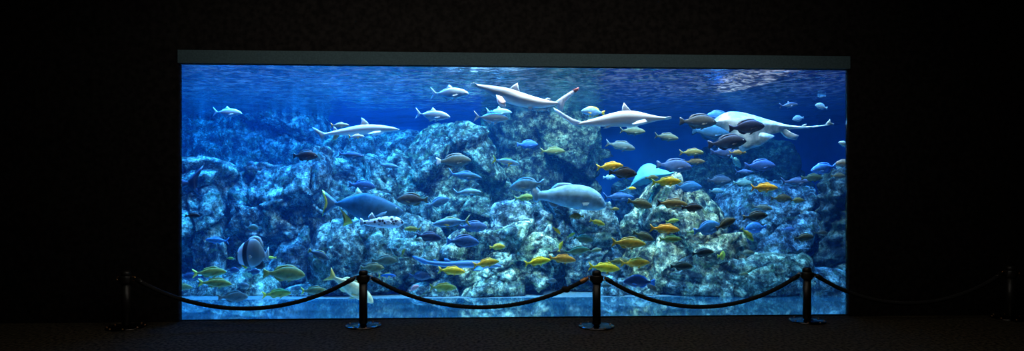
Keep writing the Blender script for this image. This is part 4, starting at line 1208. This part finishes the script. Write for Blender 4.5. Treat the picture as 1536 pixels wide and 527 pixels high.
# a row of lamps over the front water
for x, p in ((-3.6, 60), (-1.7, 100), (.1, 185), (1.9, 185), (3.6, 120)):
    area('tank_lamp', (x, 7.9, 6.0), (5, 0, 0), 1.5, .5, p, (1, .98, .93), 120)
# blue lamps over the middle and the back
for x, p in ((-4.4, 950), (-2.4, 850), (-.4, 330), (1.6, 140), (3.4, 420), (5.0, 160)):
    area('tank_blue_lamp', (x, 8.7, 5.6), (6, 0, 0), 1.4, .8, p, DEEP if x < -1 or x > 3 else BLUE, 130)
for x, p in ((-4.5, 240), (-1.5, 170), (1.5, 70), (4.5, 45)):
    area('tank_back_lamp', (x, 11.6, 4.3), (0, 0, 0), 2.5, .8, p, DEEP)
spot('tank_spot', (-.2, 8.0, 6.4), (-.25, 9.3, .9), 1700, (1, .97, .85), 26)
spot('tank_spot', (2.7, 8.0, 6.4), (2.75, 9.5, 1.2), 1700, (1, .93, .72), 24)
spot('tank_spot', (-2.0, 8.2, 6.4), (-2.3, 9.4, .9), 420, (.5, .85, 1), 26)
spot('tank_spot', (3.35, 11.8, 4.3), (3.25, 8.3, 3.085), 60000, (1, .98, .95), 13, .5, .03)  # added at a grazing angle just for the glare patch on the surface
# unseen dim fill lights, added to lift the lintel, floor and post bases
area('hall_fill', (0, 4.3, 4.46), (22, 0, 0), 6, .5, 42, (1, .97, .9))
area('hall_down_fill', (0, 5.6, 4.4), (0, 0, 0), 7, .15, 25, (1, .85, .65))

spot('tank_spot', (.4, 9.6, 4.3), (.6, 11.6, 1.9), 170, (1, .9, .7), 45)  # weak spot added to bring out the rock pillar
w = bpy.data.worlds.new('world'); S.world = w; w.use_nodes = True
w.node_tree.nodes['Background'].inputs[0].default_value = (.0, .002, .005, 1)
w.node_tree.nodes['Background'].inputs[1].default_value = 1

# ------------------------------------------------------------------ camera
cd = bpy.data.cameras.new('camera'); cam = link(bpy.data.objects.new('camera', cd))
cam.location = CAM; cam.rotation_euler = (math.radians(90), 0, 0)
cd.sensor_width = 36; cd.lens = F / 1536 * 36; cd.shift_y = (HY - 263.5) / 1536; cd.clip_end = 60
S.camera = cam
S.view_settings.view_transform = 'Standard'; S.view_settings.look = 'None'; S.view_settings.gamma = 1; S.view_settings.exposure = 0
S.view_settings.use_curve_mapping = False
S.cycles.use_denoising = True
S.cycles.max_bounces = 8; S.cycles.diffuse_bounces = 2; S.cycles.glossy_bounces = 3; S.cycles.transparent_max_bounces = 12; S.cycles.volume_bounces = 1
S.cycles.sample_clamp_indirect = 4
